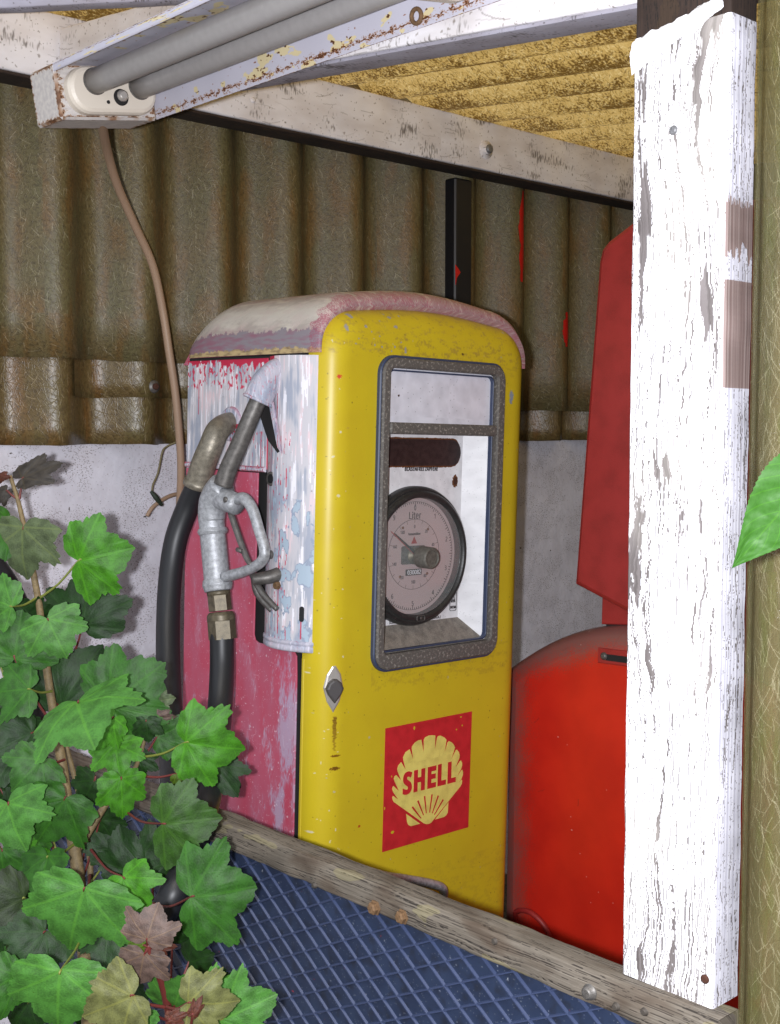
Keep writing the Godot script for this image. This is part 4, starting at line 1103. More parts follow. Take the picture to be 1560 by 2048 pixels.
func tube(path: Array, radii, n := 14, caps := true, per := 6) -> ArrayMesh:
	# radii: one number or one per control point
	var c := smooth_path(path, per) if per > 1 else path
	var st := begin()
	st.set_smooth_group(-1 if n == 6 and per == 1 else 0)
	var side := Vector3.ZERO
	var run := 0.0
	for j in c.size():
		var t: Vector3 = (c[mini(j + 1, c.size() - 1)] - c[maxi(j - 1, 0)]).normalized()
		if side == Vector3.ZERO:
			side = t.cross(Vector3.UP if absf(t.y) < 0.9 else Vector3.RIGHT).normalized()
		side = (side - t * side.dot(t)).normalized()
		var other := t.cross(side)
		var at := float(j) / per if per > 1 else float(j)
		var r: float
		if radii is Array:
			var k := mini(int(at), radii.size() - 1)
			r = lerpf(radii[k], radii[mini(k + 1, radii.size() - 1)], at - k)
		else:
			r = radii
		if j > 0:
			run += c[j].distance_to(c[j - 1])
		for i in n + 1:
			var a := TAU * i / n
			st.set_uv(Vector2(run, float(i) / n * TAU * r))
			st.add_vertex(c[j] + (side * cos(a) + other * sin(a)) * r)
	for j in c.size() - 1:
		for i in n:
			var a := j * (n + 1) + i
			for k in [a, a + n + 2, a + 1, a, a + n + 1, a + n + 2]:
				st.add_index(k)
	if caps:
		for e in 2:
			var first: int = (c.size() - 1) * (n + 1) * e
			var mid: int = c.size() * (n + 1) + e
			st.set_uv(Vector2.ZERO)
			st.add_vertex(c[-1] if e else c[0])
			for i in n:
				for k in ([mid, first + i + 1, first + i] if e else [mid, first + i, first + i + 1]):
					st.add_index(k)
	st.generate_normals()
	return st.commit()

func lathe(profile: Array, n := 40) -> ArrayMesh:
	# profile of Vector2(radius, z), from back to front; turns round z
	var list := []
	for p in profile:
		list.append(loop_at(circle(0, 0, maxf(p.x, 0.0002), n), p.y))
	return rings(list, true, true, false) if n <= 8 else rings(list, true, true, true)

func text(words: String, height: float, m: Material, parent: Node, called: String, at: Vector3, bold := 400, squeeze := 1.0, turn := 0.0) -> MeshInstance3D:
	var font := SystemFont.new()
	font.font_names = PackedStringArray(["Droid Sans"])
	font.font_weight = bold
	var t := TextMesh.new()
	t.text = words
	var heavy := FontVariation.new()
	heavy.base_font = font
	heavy.variation_embolden = 0.9 if bold >= 900 else (0.25 if bold >= 500 else 0.0)
	t.font = heavy
	t.font_size = 64
	t.pixel_size = height / 46.0
	t.depth = 0.0006
	t.curve_step = 2.0
	return part(parent, called, t, m, Transform3D(Basis(Vector3(0, 0, 1), turn) * Basis.from_scale(Vector3(squeeze, 1, 1)), at))

# ------------------------------------------------------------------ helpers: noise, textures, materials
func noise(seed_: int, freq: float, octaves := 3) -> FastNoiseLite:
	var n := FastNoiseLite.new()
	n.seed = seed_
	n.frequency = freq
	n.noise_type = FastNoiseLite.TYPE_SIMPLEX_SMOOTH
	n.fractal_octaves = octaves
	return n

func paint(w: int, h: int, f: Callable) -> Image:
	var im := Image.create_empty(w, h, false, Image.FORMAT_RGBA8)
	for y in h:
		for x in w:
			im.set_pixel(x, y, f.call((x + 0.5) / w, (y + 0.5) / h))
	return im

func tx(im: Image) -> ImageTexture:
	return ImageTexture.create_from_image(im)

func streaks(im: Image, count: int, longest: float, c: Color, share: float, lean: float, spread: float, wide := 1) -> void:
	# short straight fibres, wrapped round the picture's edges
	var w := im.get_width()
	var h := im.get_height()
	for k in count:
		var p := Vector2(rng.randf() * w, rng.randf() * h)
		var a := lean + rng.randfn(0.0, spread)
		var d := Vector2(cos(a), sin(a))
		var mix := share * rng.randf_range(0.3, 1.0)
		var bend := rng.randf_range(-0.02, 0.02)
		for s in int(longest * rng.randf_range(0.3, 1.0)):
			p += d
			d = d.rotated(bend)
			for q in wide:
				var x := posmod(int(p.x) + q, w)
				var y := posmod(int(p.y), h)
				im.set_pixel(x, y, im.get_pixel(x, y).lerp(c, mix))

func spots(im: Image, count: int, small: float, large: float, c: Color, share := 1.0, box_ := Rect2(0, 0, 1, 1)) -> void:
	var w := im.get_width()
	var h := im.get_height()
	for k in count:
		var p := Vector2((box_.position.x + rng.randf() * box_.size.x) * w, (box_.position.y + rng.randf() * box_.size.y) * h)
		var r := small * pow(large / small, pow(rng.randf(), 2.5))
		var ex := rng.randf_range(0.6, 1.6)
		for y in range(int(p.y - r / ex) - 1, int(p.y + r / ex) + 2):
			for x in range(int(p.x - r * ex) - 1, int(p.x + r * ex) + 2):
				var q := Vector2((x - p.x) / ex, (y - p.y) * ex)
				if q.length() <= r * rng.randf_range(0.75, 1.1):
					var i := posmod(x, w)
					var j := posmod(y, h)
					im.set_pixel(i, j, im.get_pixel(i, j).lerp(c, share))

func mat(called: String, c: Color, rough: float, metal := 0.0, t: Texture2D = null, uv := Vector3.ONE) -> StandardMaterial3D:
	var m := StandardMaterial3D.new()
	m.resource_name = called
	m.albedo_color = c
	m.roughness = rough
	m.metallic = metal
	m.albedo_texture = t
	m.uv1_scale = uv
	m.cull_mode = BaseMaterial3D.CULL_DISABLED
	return m

func tri(m: StandardMaterial3D, s: float) -> StandardMaterial3D:
	m.uv1_triplanar = true
	m.uv1_scale = Vector3(s, s, s)
	return m

func bump(m: StandardMaterial3D, t: Texture2D, cm: float) -> StandardMaterial3D:
	m.heightmap_enabled = true
	m.heightmap_texture = t
	m.heightmap_scale = cm
	return m

func noise_tex(seed_: int, freq: float, size := 512, octaves := 4) -> NoiseTexture2D:
	var t := NoiseTexture2D.new()
	t.width = size
	t.height = size
	t.seamless = true
	t.noise = noise(seed_, freq, octaves)
	return t

func c8(r: int, g: int, b: int) -> Color:
	return Color(r / 255.0, g / 255.0, b / 255.0)

func make_materials() -> void:
	rng.seed = 4711
	var na := noise(1, 1.0, 4)
	var nb := noise(2, 1.0, 2)
	var nc := noise(3, 1.0, 4)

	# yellow enamel of the door: x 0..0.6, y 0.55..-1.05
	var im := paint(448, 1152, func(u, v):
		var x: float = u * 0.6
		var y: float = 0.55 - v * 1.6
		var c := c8(196, 174, 36)
		c = c.lerp(c8(182, 156, 38), clampf(0.35 + 0.9 * na.get_noise_2d(x * 9, y * 9), 0, 1) * 0.35)
		var grime: float = nc.get_noise_2d(x * 30, y * 60) + 0.5 * nb.get_noise_2d(x * 160, y * 160)
		if y > 0.44:
			c = c.lerp(c8(150, 126, 76), clampf(grime * 0.9 - 0.12, 0, 0.6))
		var edge: float = absf(y - 0.15) - 0.3
		if x > 0.12 and x < 0.5 and absf(edge) < 0.03:
			c = c.lerp(c8(150, 126, 50), clampf(grime * 0.9, 0, 0.3))
		if y < -0.55:
			c = c.lerp(c8(160, 136, 50), clampf(grime * 0.7, 0, 0.25))
		return c)
	spots(im, 900, 0.5, 1.1, c8(96, 84, 40), 0.6)
	spots(im, 160, 0.6, 2.4, c8(176, 168, 150), 0.8)
	spots(im, 90, 0.6, 2.2, c8(180, 150, 60), 0.7)
	spots(im, 60, 0.8, 2.4, c8(205, 196, 170), 0.9, Rect2(0.0, 0.0, 0.09, 0.9))
	spots(im, 26, 1.2, 4.5, c8(150, 146, 146), 0.95, Rect2(0.01, 0.0, 0.3, 0.06))
	for q in [[0.486, 0.386, 6, 10, c8(132, 140, 150)], [0.484, 0.374, 4, 6, c8(128, 136, 148)], [0.03, 0.402, 4, 3, c8(196, 70, 40)], [0.04, -0.287, 9, 2, c8(120, 84, 20)], [0.038, -0.31, 10, 3, c8(110, 76, 20)], [0.1, -0.43, 3, 2, c8(170, 60, 30)], [0.34, 0.46, 3, 2, c8(90, 70, 30)]]:
		for y in range(-q[3], q[3] + 1):
			for x in range(-q[2], q[2] + 1):
				if Vector2(x / float(q[2]), y / float(q[3])).length() < 0.75 + 0.4 * nb.get_noise_2d(x * 0.6 + q[0] * 900, y * 0.6):
					im.set_pixel(clampi(int(q[0] / 0.6 * 448) + x, 0, 447), clampi(int((0.55 - q[1]) / 1.6 * 1152) + y, 0, 1151), q[4])
	for k in 70: # the dribble under the lock
		var yy := int((0.55 + 0.215 + k * 0.0009) / 1.6 * 1152)
		var xx := int(0.036 / 0.6 * 448 + 2.0 * nb.get_noise_2d(k * 0.2, 3))
		for x in range(-2 + k / 45, 3 - k / 45):
			im.set_pixel(xx + x, yy, im.get_pixel(xx + x, yy).lerp(c8(104, 72, 26), 0.65 - k * 0.006))
	M.yellow = mat("yellow enamel", Color.WHITE, 0.36, 0.0, tx(im), Vector3(1 / 0.6, 1 / 1.6, 1))
	M.yellow.uv1_offset = Vector3(0, 0.55 / 1.6, 0)
	M.yellow.metallic_specular = 0.4
	M.yellow_rim = mat("yellow enamel, plain", c8(192, 170, 36), 0.45)

	# brushed white and blue-grey primer of the upper side: z -0.43..0, y 0.45..-0.1
	im = paint(448, 576, func(u, v):
		var z: float = u * 0.43 - 0.43
		var y: float = 0.45 - v * 0.55
		var s: float = nb.get_noise_2d(z * 300, y * 10) * 0.3 + na.get_noise_2d(z * 80, y * 6) * 0.9
		var big: float = nc.get_noise_2d(z * 13 + 5, y * 7)
		var c := c8(190, 187, 192)
		c = c.lerp(c8(148, 155, 170), clampf((s + big * 1.3 - 0.05) * 1.8, 0, 0.85))
		c = c.lerp(c8(222, 196, 200), clampf((-s - big - 0.25) * 3.0, 0, 0.8))
		if s < -0.3:
			c = c8(224, 222, 228)
		var blue: float = nc.get_noise_2d(z * 30 + 40, y * 16 + 9)
		if z > -0.1 and y < 0.18 and blue > 0.12:
			c = c8(160, 176, 190) if blue > 0.22 else c8(140, 150, 168)
		var top: float = 0.432 + 0.018 * nc.get_noise_2d(z * 40, 2) - (0.005 if z > -0.3 and z < -0.13 else 0.0)
		if y > top and z < -0.105:
			c = c8(184, 40, 70)
		elif y > top - 0.045 and z < -0.1 and na.get_noise_2d(z * 90, y * 50) > 0.22:
			c = c8(196, 60, 86)
		if z > -0.2 and z < -0.05 and y < 0.3 and na.get_noise_2d(z * 190, y * 26 + 7) > 0.46:
			c = c8(190, 48, 72)
		return c)
	for d in [[-0.112, 0.33, 0.2], [-0.15, 0.3, 0.16], [-0.075, 0.12, -0.07], [-0.125, 0.24, 0.02], [-0.024, -0.03, -0.075], [-0.13, 0.0, -0.085], [-0.09, 0.37, 0.29], [-0.168, 0.3, 0.19], [-0.38, 0.4, 0.33], [-0.06, 0.235, 0.2]]:
		var x0 := int((d[0] + 0.43) / 0.43 * 448)
		for y in range(int((0.45 - d[1]) / 0.55 * 576), int((0.45 - d[2]) / 0.55 * 576)):
			for x in range(0, 2 + int(2.0 * absf(na.get_noise_2d(y * 0.05, x0)))):
				im.set_pixel(clampi(x0 + x + int(1.5 * nb.get_noise_2d(y * 0.03, x0)), 0, 447), clampi(y, 0, 575), c8(188, 44, 70))
	spots(im, 240, 0.5, 1.4, c8(110, 96, 96), 0.6)
	var prim := tx(im)
	M.primer = mat("brushed primer", Color.WHITE, 0.6, 0.0, prim, Vector3(1 / 0.43, 1 / 0.55, 1))
	M.primer.uv1_offset = Vector3(1.0, 0.45 / 0.55, 0)
	bump(M.primer, prim, 0.05)
	M.primer_plain = tri(mat("brushed primer, grey", Color(0.92, 0.92, 0.95), 0.6, 0.0, prim), 4.0)

	# faded red of the lower side: z -0.43..0, y 0.25..-1.0
	im = paint(448, 1152, func(u, v):
		var z: float = u * 0.43 - 0.43
		var y: float = 0.25 - v * 1.25
		var c := c8(186, 74, 96)
		c = c.lerp(c8(180, 104, 126), clampf(0.5 + na.get_noise_2d(z * 16, y * 7), 0, 1) * 0.6)
		var scuff: float = nc.get_noise_2d(z * 26, y * 8) + 0.45 * nb.get_noise_2d(z * 240, y * 60)
		var band: float = 1.0 - clampf(absf(z + 0.075 + 0.02 * nb.get_noise_2d(y * 6, 1)) / 0.06, 0, 1)
		c = c.lerp(c8(176, 168, 192), clampf((scuff + band * 1.0 - 0.38 - clampf((y + 0.2) * 6.0, 0, 1)) * 1.5, 0, 0.8))
		c = c.lerp(c8(186, 150, 168), clampf((scuff - 0.15) * 0.9, 0, 0.5))
		return c)
	spots(im, 5200, 0.45, 1.2, c8(214, 190, 200), 0.7)
	spots(im, 500, 0.6, 2.2, c8(222, 206, 214), 0.8, Rect2(0.45, 0.2, 0.5, 0.7))
	streaks(im, 60, 26, c8(222, 216, 226), 0.6, 1.5, 0.7)
	M.faded_red = mat("faded red paint", Color.WHITE, 0.55, 0.0, tx(im), Vector3(1 / 0.43, 1 / 1.25, 1))
	M.faded_red.uv1_offset = Vector3(1.0, 0.25 / 1.25, 0)

	# dusty hood: u runs over the arch from the hose side, v from front to back
	im = paint(768, 256, func(u, v):
		var fine: float = nb.get_noise_2d(u * 300, v * 120)
		var big: float = na.get_noise_2d(u * 26 + v * 8, v * 7)
		var c := c8(168, 158, 150)
		var red: float = big + 0.5 * fine
		if red > 0.05:
			c = c.lerp(c8(142, 84, 94), clampf(red * 0.9, 0, 0.45))
		c = c.lerp(c8(200, 192, 178), clampf(na.get_noise_2d(u * 34 + 9, v * 5 + 4) * 1.6 - 0.1, 0, 0.8))
		c = c.lerp(c8(206, 201, 190), clampf(1.1 - absf(u - 0.115 - 0.02 * na.get_noise_2d(v * 6, 4)) / 0.05 + 0.7 * red, 0, 0.75))
		var rag: float = 0.062 + 0.012 * nc.get_noise_2d(v * 22, 3) + 0.006 * nb.get_noise_2d(v * 90, 5)
		if u < rag:
			c = c8(134, 126, 132).lerp(c8(140, 98, 112), clampf(0.3 + na.get_noise_2d(u * 60, v * 8) + (v - 0.5) * 0.8, 0, 1))
		if u < 0.014 + 0.008 * nc.get_noise_2d(v * 30, 8):
			c = c8(184, 162, 118).lerp(c8(110, 90, 70), clampf(nc.get_noise_2d(v * 16, u * 90) + 0.15, 0, 0.8))
		if v < 0.1 + 0.05 * na.get_noise_2d(u * 20, 6):
			c = c.lerp(c8(146, 64, 84), clampf(0.3 - 0.9 * fine - 0.5 * big, 0, 0.7))
		return c)
	spots(im, 1100, 0.5, 1.2, c8(206, 186, 186), 0.7, Rect2(0.1, 0.0, 0.9, 0.3))
	M.hood = mat("dusty red hood", Color.WHITE, 0.6, 0.0, tx(im))

	# painted post: u along it (1.3 m), v round it; grain with the paint gone from it
	im = paint(2048, 320, func(u, v):
		var x: float = u * 1.3
		var y: float = v * 0.35
		var wave: float = y + 0.022 * nc.get_noise_2d(x * 2.3, y * 5.0) + 0.003 * na.get_noise_2d(x * 30, y * 20)
		var grain: float = nb.get_noise_2d(x * 0.8, wave * 240.0)
		var patch: float = nc.get_noise_2d(x * 3.4 + 4, wave * 30.0)
		var tear: float = na.get_noise_2d(x * 30, y * 140) * 0.15
		var bare: float = absf(grain) + tear
		var c := c8(224, 223, 226)
		var open: float = maxf((0.045 + 0.13 * maxf(patch + 0.2, 0.0) - bare) * 40.0, (patch + tear - 0.4) * 30.0)
		if x < 0.12:
			open = maxf(open, (0.15 - bare) * 30.0)
		c = c.lerp(c8(112, 105, 104).lerp(c8(84, 78, 76), clampf(0.3 + grain * 2, 0, 1)), clampf(open, 0, 1))
		c = c.lerp(c8(214, 208, 196), clampf(na.get_noise_2d(x * 4, y * 8) * 0.6, 0, 0.3))
		if y > 0.117 and y < 0.169: # the side that took less paint: thin lilac grey, bare and brown in one stretch
			var lines: float = nb.get_noise_2d(x * 0.8, y * 900.0)
			c = c8(176, 174, 186).lerp(c8(214, 213, 222), clampf(0.5 + lines * 1.3, 0, 1))
			if x > 0.655 and x < 0.845 + 0.01 * lines and not (x > 0.765 and x < 0.80 + 0.03 * nc.get_noise_2d(y * 60, 3)):
				c = c8(112, 92, 88).lerp(c8(150, 134, 130), clampf(0.5 + lines * 1.2, 0, 1))
			elif bare < 0.03:
				c = c8(110, 104, 104)
		return c)
	var post_tex := tx(im)
	M.post = mat("flaking white paint", Color.WHITE, 0.7, 0.0, post_tex, Vector3(1 / 1.3, 1 / 0.35, 1))
	bump(M.post, post_tex, 0.12)

	# white beams with dark smears: u along (1.6 m), v round (0.5 m)
	im = paint(1024, 320, func(u, v):
		var x: float = u * 1.6
		var y: float = v * 0.5
		var c := c8(224, 221, 224).lerp(c8(204, 198, 198), clampf(0.4 + na.get_noise_2d(x * 6, y * 14), 0, 1))
		var smear: float = nc.get_noise_2d(x * 5 + 3, y * 9) + 0.55 * nb.get_noise_2d(x * 170, y * 40)
		if smear > 0.42:
			c = c.lerp(c8(92, 86, 82), clampf((smear - 0.42) * 2.4, 0, 0.75))
		if na.get_noise_2d(x * 60, y * 60) > 0.52:
			c = c.lerp(c8(120, 112, 104), 0.6)
		return c)
	spots(im, 900, 0.4, 1.3, c8(84, 78, 72), 0.65)
	streaks(im, 260, 40, c8(120, 114, 110), 0.5, 0.0, 0.06)
	var beam_tex := tx(im)
	M.beam = mat("weathered white paint", Color.WHITE, 0.75, 0.0, beam_tex, Vector3(1 / 1.6, 1 / 0.5, 1))
	bump(M.beam, beam_tex, 0.06)

	# grey weathered wood: u along (1 m), v round (0.2 m)
	im = paint(1024, 256, func(u, v):
		var x: float = u * 1.0
		var y: float = v * 0.2
		var w: float = y + 0.006 * nc.get_noise_2d(x * 3, y * 12)
		var g: float = nb.get_noise_2d(x * 3.0, w * 420.0) * 0.7 + na.get_noise_2d(x * 9, w * 1200.0) * 0.5
		var c := c8(78, 70, 61).lerp(c8(116, 108, 97), clampf(0.5 + g * 0.9, 0, 1))
		if g < -0.32:
			c = c8(40, 34, 28)
		var worn: float = nc.get_noise_2d(x * 5 + 20, y * 14)
		c = c.lerp(c8(64, 50, 38), clampf((worn - 0.1) * 1.4, 0, 0.65))
		if worn < -0.3:
			c = c.lerp(c8(150, 142, 92), 0.3)
		return c)
	var wood_tex := tx(im)
	M.wood = mat("grey weathered wood", Color.WHITE, 0.85, 0.0, wood_tex, Vector3(1, 5, 1))
	bump(M.wood, wood_tex, 0.22)
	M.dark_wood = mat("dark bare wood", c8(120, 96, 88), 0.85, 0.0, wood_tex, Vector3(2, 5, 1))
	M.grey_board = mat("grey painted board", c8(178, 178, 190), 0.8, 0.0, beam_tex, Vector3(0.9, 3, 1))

	# lamp housing: lilac white paint, rust along the edges, u along it, v across it
	im = paint(768, 160, func(u, v):
		var c := c8(186, 184, 196)
		var n1: float = na.get_noise_2d(u * 9, v * 2)
		var n2: float = nc.get_noise_2d(u * 46, v * 9)
		if n1 > 0.34:
			c = c8(206, 192, 152)
		var near: float = minf(v, 1.0 - v)
		var rust: float = n2 * 0.5 + nb.get_noise_2d(u * 160, v * 36) * 0.35 - near * 5.5 + 0.16
		if n1 > 0.3 and n2 > 0.42:
			rust = 0.25
		if rust > 0.0:
			c = c.lerp(c8(132, 72, 26), clampf(rust * 5, 0, 0.85))
		if rust > 0.2:
			c = c.lerp(c8(62, 34, 18), 0.75)
		return c)
	spots(im, 90, 0.6, 2.5, c8(120, 62, 28), 0.8)
	var lamp_tex := tx(im)
	M.lamp = mat("rusting lilac paint", Color.WHITE, 0.55, 0.0, lamp_tex)
	bump(M.lamp, lamp_tex, 0.05)
	im = paint(256, 256, func(u, v):
		var near: float = minf(minf(u, 1.0 - u), minf(v, 1.0 - v))
		var c := c8(196, 190, 184).lerp(c8(176, 170, 168), clampf(0.5 + na.get_noise_2d(u * 7, v * 7), 0, 1))
		var rust: float = 0.16 - near * 4.5 + nc.get_noise_2d(u * 9, v * 9) * 0.35 + nb.get_noise_2d(u * 50, v * 50) * 0.15
		c = c.lerp(c8(112, 64, 26), clampf(rust * 5, 0, 0.85))
		return c.lerp(c8(58, 34, 20), clampf((rust - 0.14) * 7, 0, 0.85)))
	M.lamp_box = mat("rusting cream paint", Color.WHITE, 0.6, 0.0, tx(im))
	M.holder = bump(mat("cream plastic", c8(206, 196, 182), 0.45), noise_tex(21, 0.02, 256), 0.02)
	M.sleeve = tri(mat("grey plastic tube", c8(150, 147, 146), 0.38, 0.0, tx(paint(128, 128, func(u, v): return Color.WHITE.darkened(clampf(0.03 + 0.04 * nc.get_noise_2d(u * 9, v * 9), 0, 0.3))))), 6.0)

	# glass fibre sheet of the wall: one repeat is 0.8 m
	im = paint(1024, 1024, func(u, v):
		var x: float = u * 6.0
		var y: float = v * 6.0
		var c := c8(100, 86, 55)
		c = c.lerp(c8(92, 86, 56), clampf(0.45 + na.get_noise_2d(x * 0.9, y * 0.5), 0, 1))
		c = c.lerp(c8(106, 78, 40), clampf(na.get_noise_2d(x * 2.1 + 30, y * 0.6) * 1.5, 0, 0.7))
		c = c.lerp(c8(62, 52, 32), clampf(nb.get_noise_2d(x * 12, y * 12) * 0.8, 0, 0.5))
		return c)
	streaks(im, 9000, 44, c8(150, 138, 108), 0.28, 1.2, 0.9)
	streaks(im, 7000, 36, c8(44, 34, 18), 0.32, 1.3, 0.9)
	streaks(im, 1500, 30, c8(226, 220, 206), 0.5, 1.35, 0.5)
	var fibre := tx(im)
	var relief := Image.create_empty(1024, 1024, false, Image.FORMAT_RGBA8)
	relief.fill(Color(0.4, 0.4, 0.4))
	streaks(relief, 12000, 44, Color.WHITE, 0.6, 1.25, 0.8)
	streaks(relief, 5000, 36, Color.BLACK, 0.4, 1.25, 0.9)
	var relief_tex := tx(relief)
	M.fibre = bump(mat("brown glass fibre sheet", Color.WHITE, 0.5, 0.0, fibre, Vector3(1.5, 1.4, 1)), relief_tex, 0.1)
	M.fibre.backlight_enabled = true
	M.fibre.backlight = Color(0.12, 0.1, 0.05)
	M.fibre_wet = bump(mat("brown glass fibre sheet, glossy", Color(1.0, 0.95, 0.9), 0.38, 0.0, fibre, Vector3(1.4, 1.2, 1)), relief_tex, 0.12)
	im = paint(512, 1024, func(u, v):
		var c := c8(128, 120, 84).lerp(c8(104, 100, 68), clampf(0.5 + na.get_noise_2d(u * 9, v * 3), 0, 1))
		return c.lerp(c8(104, 112, 60), clampf(nc.get_noise_2d(u * 14 + 7, v * 6) * 1.2, 0, 0.5)))
	streaks(im, 2600, 60, c8(220, 214, 184), 0.55, 1.45, 0.35)
	streaks(im, 1200, 50, c8(90, 82, 50), 0.5, 1.45, 0.5)
	M.fibre_end = bump(mat("clear glass fibre sheet", Color(1, 1, 1, 0.66), 0.25, 0.0, tx(im), Vector3(2.5, 1.2, 1)), relief_tex, 0.12)
	M.fibre_end.transparency = BaseMaterial3D.TRANSPARENCY_ALPHA
	M.fibre_end.backlight_enabled = true
	M.fibre_end.backlight = Color(0.5, 0.5, 0.38)

	# roof sheet: honey yellow with moss and dirt lying on it
	im = paint(1024, 1024, func(u, v):
		var x: float = u * 8.0
		var y: float = v * 8.0
		var c := c8(208, 174, 102)
		var dirt: float = na.get_noise_2d(x * 0.5, y * 0.35) * 0.8 + 0.5 * nc.get_noise_2d(x * 5, y * 4) + 0.7 * nb.get_noise_2d(x * 22, y * 14)
		dirt -= 0.55 * cos(TAU * (6.0 * u - 0.5256)) # moss and dirt lie in the valleys
		c = c.lerp(c8(104, 76, 32), clampf((dirt - 0.2) * 1.7, 0, 0.92))
		return c.lerp(c8(234, 204, 140), clampf(-dirt * 0.6, 0, 0.4)))
	streaks(im, 16000, 14, c8(96, 70, 26), 0.5, 0.6, 1.4, 2)
	streaks(im, 14000, 12, c8(252, 230, 172), 0.55, 0.6, 1.4, 2)
	M.roof = bump(mat("yellowed glass fibre roof", Color.WHITE, 0.5, 0.0, tx(im), Vector3(1.007, 1.007, 1)), relief_tex, 0.1)
	M.roof.backlight_enabled = true
	M.roof.backlight = Color(1, 1, 1)

	# limewashed wall: one repeat is 1 m
	im = paint(1024, 1024, func(u, v):
		var x: float = u * 10.0
		var y: float = v * 10.0
		var c := c8(206, 204, 212).lerp(c8(192, 189, 196), clampf(0.4 + na.get_noise_2d(x * 0.4, y * 0.8), 0, 1))
		var pit: float = nb.get_noise_2d(x * 18, y * 30)
		if pit > 0.36 and nc.get_noise_2d(x * 0.7, y * 1.3) > -0.05:
			c = c.lerp(c8(70, 62, 56), clampf((pit - 0.36) * 3, 0, 0.8))
		return c)
	spots(im, 9000, 0.4, 1.2, c8(100, 92, 86), 0.55)
	spots(im, 120, 0.8, 3.0, c8(52, 44, 38), 0.9)
	streaks(im, 40, 60, c8(90, 82, 78), 0.5, 0.1, 0.7)
	var wall_tex := tx(im)
	M.wall = bump(mat("limewashed wall", Color.WHITE, 0.9, 0.0, wall_tex, Vector3(1, 1, 1)), noise_tex(31, 0.03), 0.25)

	# blue rubber mat
	im = paint(512, 512, func(u, v):
		var c := c8(28, 39, 62).lerp(c8(36, 48, 72), clampf(0.4 + na.get_noise_2d(u * 8, v * 8), 0, 1))
		if nb.get_noise_2d(u * 150, v * 150) > 0.66:
			c = c8(120, 122, 128)
		return c.lerp(c8(18, 20, 28), clampf(nc.get_noise_2d(u * 14, v * 14) * 0.9 - 0.1, 0, 0.6)))
	spots(im, 500, 0.4, 1.3, c8(160, 160, 166), 0.7)
	spots(im, 26, 0.8, 2.0, c8(170, 40, 50), 0.8)
	M.rubber = mat("blue rubber", Color.WHITE, 0.5, 0.0, tx(im), Vector3(2, 2, 1))
	M.rubber_rib = mat("blue rubber, ribs with painted highlight", c8(54, 64, 92), 0.4)  # lighter than the backing: flash highlights put into the rib colour

	# metals, plastics, paints
	var speck := tx(paint(256, 256, func(u, v): return Color.WHITE.darkened(clampf(0.16 + 0.3 * nb.get_noise_2d(u * 90, v * 90) + 0.25 * na.get_noise_2d(u * 10, v * 10), 0, 0.7))))
	var speck_bump := noise_tex(41, 0.12, 256)
	M.cast = bump(tri(mat("grey cast alloy", c8(190, 192, 196), 0.5, 0.35, speck), 9.0), speck_bump, 0.03)
	M.steel = tri(mat("dull steel", c8(120, 116, 112), 0.5, 0.5, speck), 8.0)
	M.brass = bump(tri(mat("dirty brass", c8(150, 142, 126), 0.45, 0.4, speck), 8.0), speck_bump, 0.03)
	M.bronze = tri(mat("brown fitting", c8(112, 102, 82), 0.45, 0.35, speck), 8.0)
	var dusty := func(u: float, v: float) -> Color:
		var g: float = nc.get_noise_2d(u * 26, v * 26) + 0.5 * nb.get_noise_2d(u * 90, v * 90)
		return Color(0.6, 0.59, 0.58).lerp(Color(1, 0.99, 0.96), clampf((g - 0.28) * 4, 0, 1))
	M.frame = bump(tri(mat("dusty grey rubber frame", c8(150, 146, 142), 0.7, 0.0, tx(paint(256, 256, dusty))), 5.0), speck_bump, 0.04)
	M.seal = mat("dark blue seal", c8(52, 62, 88), 0.5)
	M.black = mat("black", c8(14, 14, 16), 0.6)
	M.cavity_shade = mat("unlit inside, painted dark", c8(26, 24, 24), 0.9)  # near-black colour stands in for the shade inside holes and gaps
	M.hose = bump(mat("black rubber hose", c8(27, 28, 31), 0.45), noise_tex(51, 0.05, 256), 0.02)
	var sooty := func(u: float, v: float) -> Color:
		return Color(0.5, 0.5, 0.5).lerp(Color(1, 1, 0.96), clampf(nb.get_noise_2d(u * 60, v * 60) * 1.8 + nc.get_noise_2d(u * 9, v * 9) - 0.5, 0, 1))
	M.bezel = bump(tri(mat("black dusty bezel", c8(84, 84, 84), 0.42, 0.0, tx(paint(256, 256, sooty))), 6.0), speck_bump, 0.03)
	M.enamel = tri(mat("white enamel", c8(226, 225, 228), 0.32, 0.0, tx(paint(256, 256, func(u, v): return Color.WHITE.darkened(clampf(0.08 * nc.get_noise_2d(u * 7, v * 7) + 0.03 + (0.4 if nb.get_noise_2d(u * 120, v * 120) > 0.72 else 0.0), 0, 0.5))))), 4.0)
	M.sill = tri(mat("dusty sill", c8(150, 142, 132), 0.7, 0.0, speck), 5.0)
	M.label_plate = tri(mat("white glass panel", c8(216, 216, 226), 0.25, 0.0, M.enamel.albedo_texture), 3.0)
	M.dial = mat("dial face", c8(176, 156, 155), 0.35)
	M.print = mat("black print", c8(44, 34, 36), 0.6)
	M.rust = tri(mat("rust", c8(120, 70, 34), 0.9, 0.0, speck), 20.0)
	M.nail = mat("old nail", c8(70, 64, 58), 0.7, 0.3)
	M.rust_dark = mat("dark rust", c8(64, 34, 20), 0.9)
	M.slot = tri(mat("brown sight glass", c8(58, 44, 42), 0.35, 0.0, speck), 6.0)
	M.knob = tri(mat("grey knob", c8(112, 108, 100), 0.6, 0.1, speck), 12.0)
	M.glass = mat("dial glass", Color(0.9, 0.95, 0.95, 0.06), 0.05)
	M.glass.transparency = BaseMaterial3D.TRANSPARENCY_ALPHA
	M.chrome = mat("worn chrome", c8(196, 190, 184), 0.35, 0.6)
